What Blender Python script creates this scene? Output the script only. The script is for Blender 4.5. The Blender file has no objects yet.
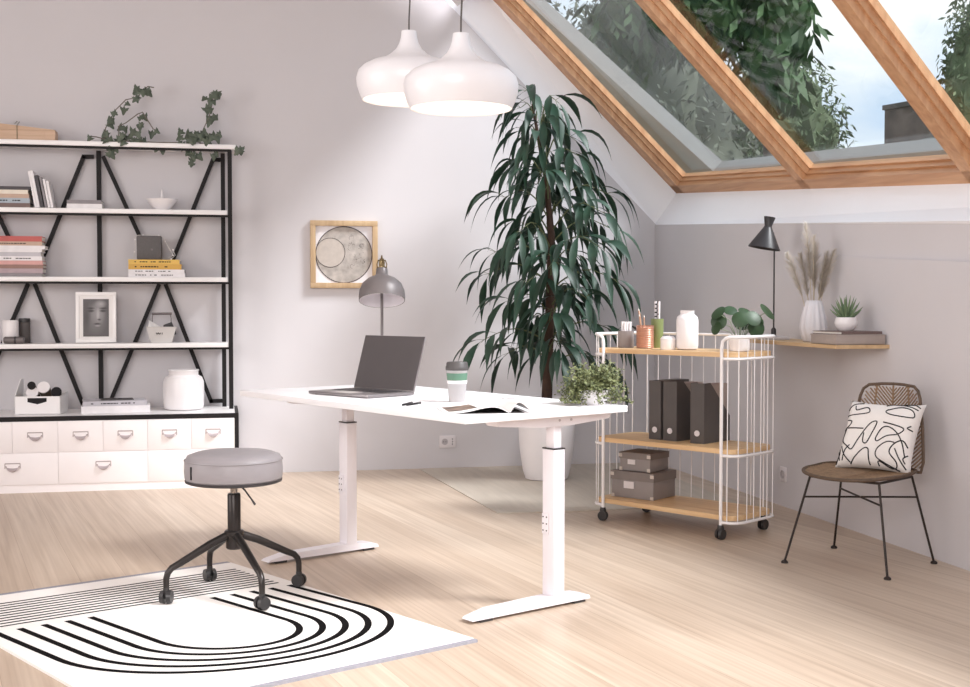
import bpy, bmesh, math, random
from mathutils import Vector, Matrix, Euler
random.seed(7)
PI = math.pi
scene = bpy.context.scene
COL = scene.collection
V = Vector

# ------------------------------------------------------------------ materials
def lin(c):
    return tuple(((x/255)/12.92 if x/255 <= .04045 else ((x/255+.055)/1.055)**2.4) for x in c)

def mat(name, rgb, rough=.5, metal=0.0, var=.04, scale=12.0, bump=0.0, bscale=60.0, spec=.5, sheen=0.0, coat=0.0, stretch=(1, 1, 1)):
    m = bpy.data.materials.new(name); m.use_nodes = True
    nt = m.node_tree; N = nt.nodes; L = nt.links
    b = N['Principled BSDF']
    tc = N.new('ShaderNodeTexCoord'); mp = N.new('ShaderNodeMapping'); mp.inputs['Scale'].default_value = stretch
    L.new(tc.outputs['Object'], mp.inputs['Vector'])
    n = N.new('ShaderNodeTexNoise'); n.inputs['Scale'].default_value = scale; n.inputs['Detail'].default_value = 4
    L.new(mp.outputs['Vector'], n.inputs['Vector'])
    r = N.new('ShaderNodeValToRGB'); c = lin(rgb)
    r.color_ramp.elements[0].position = .3; r.color_ramp.elements[1].position = .7
    r.color_ramp.elements[0].color = (*[max(0, x*(1-var)) for x in c], 1)
    r.color_ramp.elements[1].color = (*[min(1, x*(1+var)) for x in c], 1)
    L.new(n.outputs['Fac'], r.inputs['Fac']); L.new(r.outputs['Color'], b.inputs['Base Color'])
    b.inputs['Roughness'].default_value = rough; b.inputs['Metallic'].default_value = metal
    b.inputs['Specular IOR Level'].default_value = spec
    if sheen: b.inputs['Sheen Weight'].default_value = sheen
    if coat: b.inputs['Coat Weight'].default_value = coat
    if bump:
        n2 = N.new('ShaderNodeTexNoise'); n2.inputs['Scale'].default_value = bscale; n2.inputs['Detail'].default_value = 3
        L.new(mp.outputs['Vector'], n2.inputs['Vector'])
        bp = N.new('ShaderNodeBump'); bp.inputs['Strength'].default_value = bump; bp.inputs['Distance'].default_value = .01
        L.new(n2.outputs['Fac'], bp.inputs['Height']); L.new(bp.outputs['Normal'], b.inputs['Normal'])
    return m

def wood(name, ca, cb, axis=0, rough=.5, scale=1.0):
    """long-grained wood, grain along the local axis"""
    m = bpy.data.materials.new(name); m.use_nodes = True
    nt = m.node_tree; N = nt.nodes; L = nt.links; b = N['Principled BSDF']
    tc = N.new('ShaderNodeTexCoord'); mp = N.new('ShaderNodeMapping')
    s = [18*scale]*3; s[axis] = 1.2*scale; mp.inputs['Scale'].default_value = s
    L.new(tc.outputs['Object'], mp.inputs['Vector'])
    n = N.new('ShaderNodeTexNoise'); n.inputs['Scale'].default_value = 1.6; n.inputs['Detail'].default_value = 7; n.inputs['Distortion'].default_value = .6
    L.new(mp.outputs['Vector'], n.inputs['Vector'])
    r = N.new('ShaderNodeValToRGB'); r.color_ramp.elements[0].position = .32; r.color_ramp.elements[1].position = .68
    r.color_ramp.elements[0].color = (*lin(ca), 1); r.color_ramp.elements[1].color = (*lin(cb), 1)
    L.new(n.outputs['Fac'], r.inputs['Fac']); L.new(r.outputs['Color'], b.inputs['Base Color'])
    b.inputs['Roughness'].default_value = rough
    bp = N.new('ShaderNodeBump'); bp.inputs['Strength'].default_value = .08; bp.inputs['Distance'].default_value = .005
    L.new(n.outputs['Fac'], bp.inputs['Height']); L.new(bp.outputs['Normal'], b.inputs['Normal'])
    return m

def floor_tone():
    m = bpy.data.materials.new('oak_plank_floor'); m.use_nodes = True
    nt = m.node_tree; N = nt.nodes; L = nt.links; b = N['Principled BSDF']
    tc = N.new('ShaderNodeTexCoord'); mp = N.new('ShaderNodeMapping')
    mp.inputs['Rotation'].default_value = (0, 0, math.radians(-102))   # planks run nearly parallel to the right wall
    L.new(tc.outputs['Object'], mp.inputs['Vector'])
    br = N.new('ShaderNodeTexBrick')
    br.inputs['Scale'].default_value = 1.0; br.inputs['Brick Width'].default_value = 40.0; br.inputs['Row Height'].default_value = .19
    br.inputs['Mortar Size'].default_value = .0012; br.inputs['Mortar Smooth'].default_value = .2; br.offset = .37
    br.inputs['Color1'].default_value = (*lin((214, 196, 178)), 1); br.inputs['Color2'].default_value = (*lin((203, 183, 164)), 1)
    br.inputs['Mortar'].default_value = (*lin((176, 152, 130)), 1)
    L.new(mp.outputs['Vector'], br.inputs['Vector'])
    m2 = N.new('ShaderNodeMapping'); m2.inputs['Scale'].default_value = (.8, 20, 1)
    L.new(mp.outputs['Vector'], m2.inputs['Vector'])
    n = N.new('ShaderNodeTexNoise'); n.inputs['Scale'].default_value = 1.5; n.inputs['Detail'].default_value = 8; n.inputs['Distortion'].default_value = .35
    L.new(m2.outputs['Vector'], n.inputs['Vector'])
    r = N.new('ShaderNodeValToRGB')
    r.color_ramp.elements[0].position = .3; r.color_ramp.elements[1].position = .7
    r.color_ramp.elements[0].color = (.80, .76, .73, 1); r.color_ramp.elements[1].color = (1.0, 1.0, 1.0, 1)
    L.new(n.outputs['Fac'], r.inputs['Fac'])
    m3 = N.new('ShaderNodeMapping'); m3.inputs['Scale'].default_value = (.5, 70, 1)
    L.new(mp.outputs['Vector'], m3.inputs['Vector'])
    n3 = N.new('ShaderNodeTexNoise'); n3.inputs['Scale'].default_value = 1.0; n3.inputs['Detail'].default_value = 4
    L.new(m3.outputs['Vector'], n3.inputs['Vector'])
    r3 = N.new('ShaderNodeValToRGB'); r3.color_ramp.elements[0].position = .35; r3.color_ramp.elements[1].position = .6
    r3.color_ramp.elements[0].color = (.9, .88, .86, 1); r3.color_ramp.elements[1].color = (1, 1, 1, 1)
    L.new(n3.outputs['Fac'], r3.inputs['Fac'])
    x = N.new('ShaderNodeMixRGB'); x.blend_type = 'MULTIPLY'; x.inputs[0].default_value = 1
    L.new(br.outputs['Color'], x.inputs[1]); L.new(r.outputs['Color'], x.inputs[2])
    x2 = N.new('ShaderNodeMixRGB'); x2.blend_type = 'MULTIPLY'; x2.inputs[0].default_value = 1
    L.new(x.outputs[0], x2.inputs[1]); L.new(r3.outputs['Color'], x2.inputs[2])
    L.new(x2.outputs[0], b.inputs['Base Color'])
    b.inputs['Roughness'].default_value = .38
    return m

def glass_mat():
    m = bpy.data.materials.new('window_glass'); m.use_nodes = True
    nt = m.node_tree; N = nt.nodes; L = nt.links
    N.remove(N['Principled BSDF'])
    o = N['Material Output']; t = N.new('ShaderNodeBsdfTransparent'); g = N.new('ShaderNodeBsdfGlossy'); f = N.new('ShaderNodeLayerWeight'); pw = N.new('ShaderNodeMath'); ml = N.new('ShaderNodeMath'); mx = N.new('ShaderNodeMixShader')
    t.inputs['Color'].default_value = (.93, .95, .94, 1); g.inputs['Roughness'].default_value = .02
    pw.operation = 'POWER'; pw.inputs[1].default_value = 4; ml.operation = 'MULTIPLY_ADD'; ml.inputs[1].default_value = .55; ml.inputs[2].default_value = .03
    L.new(f.outputs['Facing'], pw.inputs[0]); L.new(pw.outputs[0], ml.inputs[0]); L.new(ml.outputs[0], mx.inputs[0]); L.new(t.outputs[0], mx.inputs[1]); L.new(g.outputs[0], mx.inputs[2]); L.new(mx.outputs[0], o.inputs['Surface'])
    return m

def emit(name, rgb, s):
    m = bpy.data.materials.new(name); m.use_nodes = True
    N = m.node_tree.nodes; L = m.node_tree.links; N.remove(N['Principled BSDF'])
    e = N.new('ShaderNodeEmission'); e.inputs['Color'].default_value = (*lin(rgb), 1); e.inputs['Strength'].default_value = s
    L.new(e.outputs[0], N['Material Output'].inputs['Surface']); return m

M = {}
def mk(k, *a, **kw): M[k] = mat(k, *a, **kw)
mk('wall_paint', (210, 206, 209), .85, var=.01, scale=3, bump=.02)
mk('reveal_paint', (248, 248, 252), .8, var=.01, scale=3)
mk('ceiling_paint', (225, 222, 222), .9, var=.01)
M['floor'] = floor_tone()
mk('floor_reflection_grey', (196, 184, 170), .55, var=.06, scale=5, stretch=(6, .5, 1))
M['frame_wood'] = wood('window_pine', (178, 118, 72), (214, 156, 104), 0, .45, .8)
M['glass'] = glass_mat()
mk('white_lacquer', (246, 243, 243), .35, var=.01)
mk('white_metal', (240, 238, 240), .35, var=.01)
mk('white_drawer', (252, 246, 247), .4, var=.01)
mk('handle_white', (188, 176, 178), .3, metal=.35, var=.02)
mk('black_metal', (30, 27, 28), .6, var=.08, spec=.25)
mk('charcoal_metal', (62, 58, 57), .32, metal=.75, var=.06)
mk('chrome', (170, 165, 160), .18, metal=1.0, var=.03)
mk('caster_black', (48, 46, 47), .35, var=.05)
mk('grey_leather', (152, 146, 149), .45, var=.03, bump=.03, bscale=200)
mk('desk_white', (246, 243, 245), .4, var=.01)
mk('desk_leg', (238, 233, 238), .35, var=.01)
mk('dark_plastic', (55, 52, 54), .4, var=.05)
mk('laptop_grey', (138, 132, 133), .35, metal=.6, var=.02)
mk('laptop_screen', (84, 79, 80), .3, var=.02)
mk('laptop_keys', (104, 98, 98), .5, var=.05, scale=90)
mk('trackpad', (188, 180, 178), .35, metal=.3, var=.02)
mk('lamp_grey', (112, 105, 105), .42, metal=.15, var=.04)
mk('lamp_inner', (226, 220, 224), .5, var=.02)
mk('brass', (132, 114, 84), .35, metal=.9, var=.1)
mk('pendant_white', (236, 234, 238), .33, var=.01)
M['bulb'] = emit('warm_bulb', (255, 232, 205), 14)
mk('cord_grey', (88, 82, 80), .6)
mk('cup_white', (172, 168, 169), .5, var=.01)
mk('cup_green', (92, 128, 108), .5, var=.03)
mk('cup_lid', (78, 74, 74), .45, var=.05)
mk('paper', (240, 237, 236), .7, var=.02)
mk('paper_dark', (70, 66, 66), .6, var=.2)
mk('photo_print', (118, 98, 86), .5, var=.7, scale=14)
mk('rug_cream', (243, 237, 233), .95, var=.02, scale=60, bump=.15, bscale=350, sheen=.2)
mk('rug_black', (15, 13, 14), 1.0, spec=.1, var=.2, scale=120, bump=.15, bscale=350)
mk('rug_edge', (150, 148, 156), .95, var=.1, scale=80)
mk('ficus_leaf', (36, 62, 47), .48, var=.35, scale=9)
mk('ficus_bark', (66, 46, 35), .8, var=.25, scale=25, bump=.3)
mk('twig', (86, 92, 60), .7, var=.2)
mk('soil', (66, 52, 42), .95, var=.3, scale=60, bump=.4)
mk('pot_white', (240, 236, 238), .35, var=.01)
mk('ivy_leaf', (84, 94, 80), .5, var=.3, scale=20)
mk('ivy_stem', (112, 104, 94), .7, var=.2)
mk('herb_leaf', (118, 124, 82), .6, var=.3, scale=60)
mk('herb_dark', (78, 84, 52), .6, var=.3, scale=60)
mk('pilea_leaf', (40, 66, 34), .45, var=.25, scale=14)
mk('pilea_stem', (150, 160, 140), .5)
mk('succulent', (112, 132, 100), .5, var=.2, scale=30)
mk('pampas', (212, 202, 190), .95, var=.12, scale=60)
mk('pampas_stem', (186, 172, 150), .8)
M['cart_wood'] = wood('cart_board', (212, 172, 126), (232, 198, 154), 0, .45)
M['shelf_wood'] = wood('wall_board', (188, 154, 116), (212, 182, 142), 1, .5)
M['pale_frame'] = wood('ash_frame', (180, 150, 116), (202, 174, 138), 2, .5)
M['box_wood'] = wood('pale_crate_wood', (190, 158, 132), (212, 182, 158), 0, .6)
mk('cart_white', (248, 244, 244), .35, var=.01)
mk('binder', (84, 79, 78), .55, var=.03)
mk('box_grey', (150, 143, 142), .6, var=.03)
mk('box_lid', (132, 123, 120), .6, var=.03)
mk('label_white', (226, 220, 222), .6)
mk('steel_corner', (206, 198, 192), .3, metal=.6)
mk('cup_grey', (150, 142, 142), .5, var=.03)
mk('copper', (192, 142, 122), .35, metal=.55, var=.08, stretch=(1, 1, 12))
mk('green_glaze', (130, 144, 96), .35, var=.05)
mk('pencil_wood', (190, 150, 124), .6)
mk('ceramic_white', (240, 235, 236), .3, var=.01)
mk('vase_white', (226, 223, 228), .4, var=.01)
mk('lamp_black', (44, 41, 43), .4, var=.06)
mk('lamp_plate', (206, 202, 206), .35)
mk('book_brown', (116, 88, 82), .6, var=.08)
mk('box_taupe', (166, 153, 147), .6, var=.04, scale=30)
mk('rattan', (138, 112, 88), .65, var=.2, scale=50)
mk('rattan_dark', (92, 74, 60), .65, var=.2, scale=50)
mk('chair_leg', (44, 35, 32), .45, metal=.3, var=.1)
mk('cushion_white', (240, 234, 230), .9, var=.02, scale=40, bump=.1, bscale=300)
mk('ink', (30, 27, 29), .9, var=.1)
mk('art_grey', (190, 180, 172), .8, var=.06, scale=30)
mk('art_crescent', (178, 170, 164), .8, var=.22, scale=22)
mk('art_line', (70, 62, 66), .8)
mk('art_back', (238, 234, 238), .8)
mk('print_dark', (104, 100, 102), .5, var=.06)
mk('print_mid', (134, 130, 132), .5, var=.08)
mk('print_light', (164, 160, 162), .5, var=.06)
mk('print_deep', (82, 78, 80), .5, var=.06)
mk('outlet_white', (228, 222, 224), .4)
mk('outlet_grey', (186, 179, 182), .5)
mk('basket_grey', (206, 202, 200), .6)
mk('kraft', (134, 120, 104), .7, var=.1)
mk('speaker_grey', (92, 88, 88), .6, var=.06, scale=90)
mk('wire_white', (214, 208, 204), .5)
for k, c in dict(red=(190, 96, 92), tan=(196, 168, 150), white=(238, 234, 236), lgrey=(196, 192, 198), pink=(214, 164, 160), brown=(150, 118, 108), mauve=(178, 158, 164), grey=(140, 134, 138), dark=(74, 70, 74), cream=(232, 222, 208), blue=(172, 182, 192), umber=(120, 100, 96), yellow=(226, 186, 96), gold=(216, 170, 84)).items():
    mk('book_'+k, c, .6, var=.06, scale=20)
mk('pages', (232, 226, 218), .8, var=.04, scale=40, stretch=(1, 1, 30))
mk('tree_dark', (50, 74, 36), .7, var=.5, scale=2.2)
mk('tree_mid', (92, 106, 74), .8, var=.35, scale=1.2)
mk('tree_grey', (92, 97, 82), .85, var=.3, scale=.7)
mk('bark_out', (88, 78, 66), .9, var=.2)
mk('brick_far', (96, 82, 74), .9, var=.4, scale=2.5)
mk('outside_grey', (140, 140, 138), .6, metal=0, var=.05)
mk('roof_grey', (92, 84, 78), .8, var=.1)
mk('ground_out', (112, 120, 92), .95, var=.2, scale=2)

# ------------------------------------------------------------------ mesh builder
class MB:
    def __init__(s): s.bm = bmesh.new(); s.mi = 0
    def _tag(s, faces):
        for f in faces: f.material_index = s.mi
    def quad(s, *pts):
        f = s.bm.faces.new([s.bm.verts.new(V(p)) for p in pts]); f.material_index = s.mi; return s
    def hexa(s, p):
        """8 corners: bottom 4 then top 4, same winding"""
        v = [s.bm.verts.new(V(q)) for q in p]
        for ix in ((3, 2, 1, 0), (4, 5, 6, 7), (0, 1, 5, 4), (1, 2, 6, 5), (2, 3, 7, 6), (3, 0, 4, 7)):
            s.bm.faces.new([v[i] for i in ix]).material_index = s.mi
        return s
    def box(s, c, d, rot=None, bev=0.0, seg=2):
        hx, hy, hz = d[0]/2, d[1]/2, d[2]/2
        R = rot if rot else Matrix.Identity(3)
        P = [V(c)+R @ V(q) for q in ((-hx, -hy, -hz), (hx, -hy, -hz), (hx, hy, -hz), (-hx, hy, -hz), (-hx, -hy, hz), (hx, -hy, hz), (hx, hy, hz), (-hx, hy, hz))]
        if not bev: return s.hexa(P)
        b2 = bmesh.new(); v = [b2.verts.new(q) for q in P]
        for ix in ((3, 2, 1, 0), (4, 5, 6, 7), (0, 1, 5, 4), (1, 2, 6, 5), (2, 3, 7, 6), (3, 0, 4, 7)): b2.faces.new([v[i] for i in ix])
        bmesh.ops.bevel(b2, geom=b2.edges[:], offset=bev, segments=seg, profile=.5, affect='EDGES')
        return s.merge(b2)
    def merge(s, b2):
        mp = {}
        for v in b2.verts: mp[v] = s.bm.verts.new(v.co)
        for f in b2.faces: s.bm.faces.new([mp[v] for v in f.verts]).material_index = s.mi
        b2.free(); return s
    def rings(s, R, closed=False, cap=True):
        n = len(R[0]); vs = [[s.bm.verts.new(p) for p in r] for r in R]
        m = len(vs)
        for i in range(m if closed else m-1):
            a, b = vs[i], vs[(i+1) % m]
            for j in range(n):
                s.bm.faces.new((a[j], a[(j+1) % n], b[(j+1) % n], b[j])).material_index = s.mi
        if cap and not closed:
            s.bm.faces.new(list(reversed(vs[0]))).material_index = s.mi
            s.bm.faces.new(vs[-1]).material_index = s.mi
        return s
    def tube(s, pts, r, n=8, closed=False, cap=True):
        P = [V(p) for p in pts]; m = len(P)
        rad = r if isinstance(r, (list, tuple)) else [r]*m
        T = []
        for i in range(m):
            if closed: t = P[(i+1) % m]-P[i-1]
            else: t = P[min(i+1, m-1)]-P[max(i-1, 0)]
            T.append(t.normalized() if t.length > 1e-9 else V((0, 0, 1)))
        u = T[0].orthogonal().normalized(); R = []
        for i in range(m):
            u = u-T[i]*u.dot(T[i])
            u = u.normalized() if u.length > 1e-6 else T[i].orthogonal().normalized()
            w = T[i].cross(u)
            R.append([P[i]+(u*math.cos(2*PI*k/n)+w*math.sin(2*PI*k/n))*rad[i] for k in range(n)])
        return s.rings(R, closed, cap)
    def cyl(s, a, b, r0, r1=None, n=20): return s.tube([a, b], [r0, r0 if r1 is None else r1], n)
    def lathe(s, prof, c=(0, 0, 0), n=36, rot=None, fn=None):
        R = rot if rot else Matrix.Identity(3); C = V(c); rr = []
        for (r, z) in prof:
            ring = []
            for k in range(n):
                a = 2*PI*k/n; q = r*(fn(a, z) if fn else 1)
                ring.append(C+R @ V((q*math.cos(a), q*math.sin(a), z)))
            rr.append(ring)
        return s.rings(rr, prof[-1][0] > .005, True)
    def prism(s, poly, z0, z1, f=None):
        """extrude a 2-D polygon; f maps (x, y, z) to 3-D"""
        f = f or (lambda x, y, z: V((x, y, z)))
        a = [s.bm.verts.new(f(x, y, z0)) for x, y in poly]; b = [s.bm.verts.new(f(x, y, z1)) for x, y in poly]
        n = len(poly)
        s.bm.faces.new(list(reversed(a))).material_index = s.mi; s.bm.faces.new(b).material_index = s.mi
        for i in range(n): s.bm.faces.new((a[i], a[(i+1) % n], b[(i+1) % n], b[i])).material_index = s.mi
        return s
    def grid(s, fn, nu, nv):
        v = [[s.bm.verts.new(fn(i/nu, j/nv)) for j in range(nv+1)] for i in range(nu+1)]
        for i in range(nu):
            for j in range(nv): s.bm.faces.new((v[i][j], v[i+1][j], v[i+1][j+1], v[i][j+1])).material_index = s.mi
        return s
    def sheet(s, fn, nu, nv, th, nrm):
        """grid with thickness"""
        a = [[s.bm.verts.new(fn(i/nu, j/nv)) for j in range(nv+1)] for i in range(nu+1)]
        b = [[s.bm.verts.new(V(fn(i/nu, j/nv))-V(nrm)*th) for j in range(nv+1)] for i in range(nu+1)]
        F = []
        for i in range(nu):
            for j in range(nv):
                F.append((a[i][j], a[i+1][j], a[i+1][j+1], a[i][j+1])); F.append((b[i][j], b[i][j+1], b[i+1][j+1], b[i+1][j]))
        for i in range(nu):
            F.append((a[i+1][0], a[i][0], b[i][0], b[i+1][0])); F.append((a[i][nv], a[i+1][nv], b[i+1][nv], b[i][nv]))
        for j in range(nv):
            F.append((a[0][j], a[0][j+1], b[0][j+1], b[0][j])); F.append((a[nu][j+1], a[nu][j], b[nu][j], b[nu][j+1]))
        for f in F: s.bm.faces.new(f).material_index = s.mi
        return s
    def sphere(s, c, r, n=12, m=8, sc=(1, 1, 1)):
        prof = [(max(1e-4, r*math.sin(PI*i/m)), -r*math.cos(PI*i/m)) for i in range(m+1)]
        C = V(c); rr = [[C+V((q*math.cos(2*PI*k/n)*sc[0], q*math.sin(2*PI*k/n)*sc[1], z*sc[2])) for k in range(n)] for q, z in prof]
        return s.rings(rr)
    def build(s, name, mats, parent=None, loc=None, rot=None, sharp=40, label=None):
        bmesh.ops.recalc_face_normals(s.bm, faces=s.bm.faces[:]) if len(s.bm.faces) < 60000 else None
        me = bpy.data.meshes.new(name); s.bm.to_mesh(me); s.bm.free()
        for k in ([mats] if isinstance(mats, str) else mats): me.materials.append(M[k])
        for p in me.polygons: p.use_smooth = True
        me.set_sharp_from_angle(angle=math.radians(sharp))
        o = bpy.data.objects.new(name, me); COL.objects.link(o)
        if parent: o.parent = parent
        if loc: o.location = loc
        if rot: o.rotation_euler = rot
        if label: o['label'] = label
        return o

def thing(name, label, cat, loc=(0, 0, 0), rz=0.0, group=None):
    o = bpy.data.objects.new(name, None); COL.objects.link(o); o.empty_display_size = .1
    o.location = loc; o.rotation_euler = (0, 0, rz) if not isinstance(rz, tuple) else rz
    o['label'] = label; o['category'] = cat
    if group: o['group'] = group
    return o
def tag(o, label, cat, group=None):
    o['label'] = label; o['category'] = cat
    if group: o['group'] = group
    return o
def struct(o, label=None, cat=None):
    o['kind'] = 'structure'
    o['label'] = label or o.name.replace('_', ' '); o['category'] = cat or 'structure'
    return o
def rotz(a): return Matrix.Rotation(a, 3, 'Z')
def rotx(a): return Matrix.Rotation(a, 3, 'X')
def roty(a): return Matrix.Rotation(a, 3, 'Y')
def rad(a): return math.radians(a)
def arc(c, r, a0, a1, n, f): return [f(c[0]+r*math.cos(a0+(a1-a0)*i/n), c[1]+r*math.sin(a0+(a1-a0)*i/n)) for i in range(n+1)]

# ------------------------------------------------------------------ camera
cam = bpy.data.cameras.new('camera'); co = bpy.data.objects.new('camera', cam); COL.objects.link(co)
cam.sensor_width = 36; cam.lens = 1250/970*36; cam.clip_end = 300
co.location = (0, 0, 1.18); co.rotation_euler = (PI/2-math.atan(43/1250), 0, rad(-12)); scene.camera = co

# ------------------------------------------------------------------ the room
# floor
struct(MB().box((-.3, 3.1, -.05), (7.6, 11.3, .1)).build('floor', 'floor'), 'pale oak plank floor', 'floor')
# slope plane of the attic ceiling: origin at the back corner, d2 along the knee wall, tt up the slope, nn outwards
A0 = V((3.11, 8.65, 1.73)); d2 = V((.025, -.998, -.054)).normalized(); nn = V((.704, -.021, .710)); nn = (nn-d2*nn.dot(d2)).normalized(); tt = nn.cross(d2)
if tt.z < 0: tt = -tt
tt.normalize()
def W(s_, t_, o_=0.0): return A0+d2*s_+tt*t_+nn*o_
def bar(mb, sa, sb, ta, tb, o0, o1, ka=0.0, kb=0.0):
    """bar in the slope plane; s may shift by k per metre of slope"""
    P = []
    for o_ in (o0, o1):
        for s_, t_, k in ((sa, ta, ka), (sb, ta, kb), (sb, tb, kb), (sa, tb, ka)): P.append(W(s_+k*t_, t_, o_))
    return mb.hexa(P)
# back wall: gable polygon, extruded outwards
gy = 8.65
poly = [(-4.0, 0), (3.11, 0), (3.11, 1.73), (1.0, 3.82), (.8, 4.0), (-4.0, 4.0)]
struct(MB().prism(poly, gy, gy+.12, lambda x, y, z: V((x, z, y))).build('wall_back', 'wall_paint'), 'pale painted gable wall at the back', 'wall')
# knee wall on the right, not quite square to the gable
def wr(y): return 3.10+(8.65-y)*.031
def topz(y): return 1.73-(8.65-y)*.0541
mb = MB(); y0, y1 = gy+.0, -2.45
mb.hexa([(wr(y0), y0, 0), (wr(y1), y1, 0), (wr(y1)+.02, y1, 0), (wr(y0)+.02, y0, 0), (wr(y0), y0, topz(y0)), (wr(y1), y1, topz(y1)), (wr(y1)+.02, y1, topz(y1)), (wr(y0)+.02, y0, topz(y0))])
struct(mb.build('wall_right', 'wall_paint'), 'low painted knee wall on the right', 'wall')
# plaster lining of the lower knee wall: tapers into the wall, leaving the faint ledge line
mb = MB()
ya, yb = 7.1, 2.6
def lz(y): return 1.348+(y-4.901)*.055
mb.hexa([(wr(ya)-.001, ya, 0), (wr(yb)-.045, yb, 0), (wr(yb), yb, 0), (wr(ya), ya, 0), (wr(ya)-.001, ya, lz(ya)), (wr(yb)-.045, yb, lz(yb)), (wr(yb), yb, lz(yb)), (wr(ya), ya, lz(ya))])
struct(mb.build('trim_1', 'wall_paint'), 'low plaster ledge along the knee wall', 'trim')
struct(MB().box((-4.06, 3.1, 2.0), (.12, 11.3, 4.0)).build('wall_left', 'wall_paint'), 'plain side wall on the left, outside the picture', 'wall')
struct(MB().box((-.3, -2.5, 2.0), (7.5, .12, 4.0)).build('wall_front', 'wall_paint'), 'plain wall behind the viewer', 'wall')
# flat ceiling, sloped ceiling strips
struct(MB().box((-1.4, 3.1, 4.06), (5.2, 11.3, .12)).build('ceiling', 'ceiling_paint'), 'flat white ceiling', 'ceiling')
mb = MB(); bar(mb, 0, 11.2, 2.1, 3.3, 0, .12); bar(mb, 7.3, 11.2, 0, 2.1, 0, .12)
struct(mb.build('ceiling_slope', 'ceiling_paint'), 'sloped attic ceiling round the roof window', 'ceiling')
# plaster reveal round the roof window
mb = MB()
kd = -.056
mb.hexa([W(-.02, -.02, 0), W(-.02+kd*2.15, 2.15, 0), W(-.14+kd*2.15, 2.15, 0), W(-.14, -.02, 0), W(.075, .0, .27), W(.075-.09*2.15, 2.15, .27), W(-.14+kd*2.15, 2.15, .27), W(-.14, -.02, .27)])
mb.hexa([W(-.02, .0, 0), W(7.4, .0, 0), W(7.4, -.1, 0), W(-.02, -.1, 0), W(.0, .078, .27), W(7.4, -.083, .27), W(7.4, -.22, .27), W(0, -.22, .27)])
struct(mb.build('trim_2', 'reveal_paint'), 'white plaster reveal round the roof window', 'trim')
# the roof window
win = thing('window_1', 'large sloping roof window in a pine frame with three panes', 'window'); win['kind'] = 'structure'
o0, o1 = .25, .35
def stile(name, sa, sb, k, inner=True, side=1):
    mb = MB(); bar(mb, sa, sb, -.0 if sa > 1 else .05, 2.05, o0, o1, k, k)
    bar(mb, sb-.001, sb+.016, .10, 2.0, o0+.035, o1, k, k); bar(mb, sb+.015, sb+.032, .10, 2.0, o0+.065, o1, k, k)
    if side > 1: bar(mb, sa-.016, sa+.001, .10, 2.0, o0+.035, o1, k, k)
    return mb.build(name, 'frame_wood_s', win)
fm = wood('window_pine_stile', (184, 134, 96), (210, 164, 124), 2, .45, .8); M['frame_wood_s'] = fm
fm2 = wood('window_pine_rail', (178, 128, 90), (208, 160, 120), 1, .45, .8); M['frame_wood_r'] = fm2
stile('frame_stile', .052, .205, -.09)
stile('mullion', 1.92, 2.01, -.037, side=2); stile('mullion', 3.475, 3.57, .08, side=2); stile('mullion', 5.1, 5.2, .08, side=2); stile('frame_stile', 7.0, 7.3, 0)
def rt(s_): return .056-.0217*s_
def rail(mb, dt0, dt1, oa, ob, s0=.06, s1=7.3):
    mb.hexa([W(s0, rt(s0)+dt0, oa), W(s1, rt(s1)+dt0, oa), W(s1, rt(s1)+dt1, oa), W(s0, rt(s0)+dt1, oa), W(s0, rt(s0)+dt0, ob), W(s1, rt(s1)+dt0, ob), W(s1, rt(s1)+dt1, ob), W(s0, rt(s0)+dt1, ob)])
mb = MB(); rail(mb, 0, .09, o0, o1); rail(mb, .089, .103, o0+.035, o1, .2); rail(mb, .102, .115, o0+.065, o1, .2)
mb.build('bottom_rail', 'frame_wood_r', win)
mb = MB(); bar(mb, -.25, 7.3, 2.0, 2.15, o0, o1); mb.build('top_rail', 'frame_wood_r', win)
for sa, sb, ka, kb in ((.15, 1.96, -.09, -.037), (1.96, 3.52, -.037, .08), (3.52, 5.15, .08, .08), (5.15, 7.1, .08, 0)):
    mb = MB(); bar(mb, sa, sb,  .02, 2.05, o1-.022, o1-.014, ka, kb); mb.build('pane', 'glass', win)

mb = MB(); mb.hexa([W(-.22, .04, .5), W(-1.0, 1.94, .5), W(-.4, 1.94, .5), W(.25, .04, .5), W(-.22, .04, .6), W(-1.0, 1.94, .6), W(-.4, 1.94, .6), W(.25, .04, .6)])  # added grey bars, shaped to imitate the band reflected in the glass
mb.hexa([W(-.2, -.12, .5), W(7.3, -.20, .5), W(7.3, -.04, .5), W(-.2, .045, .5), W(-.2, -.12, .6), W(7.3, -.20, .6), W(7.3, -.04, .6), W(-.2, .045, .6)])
mb.build('reflection_bars', 'outside_grey', win)
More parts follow.
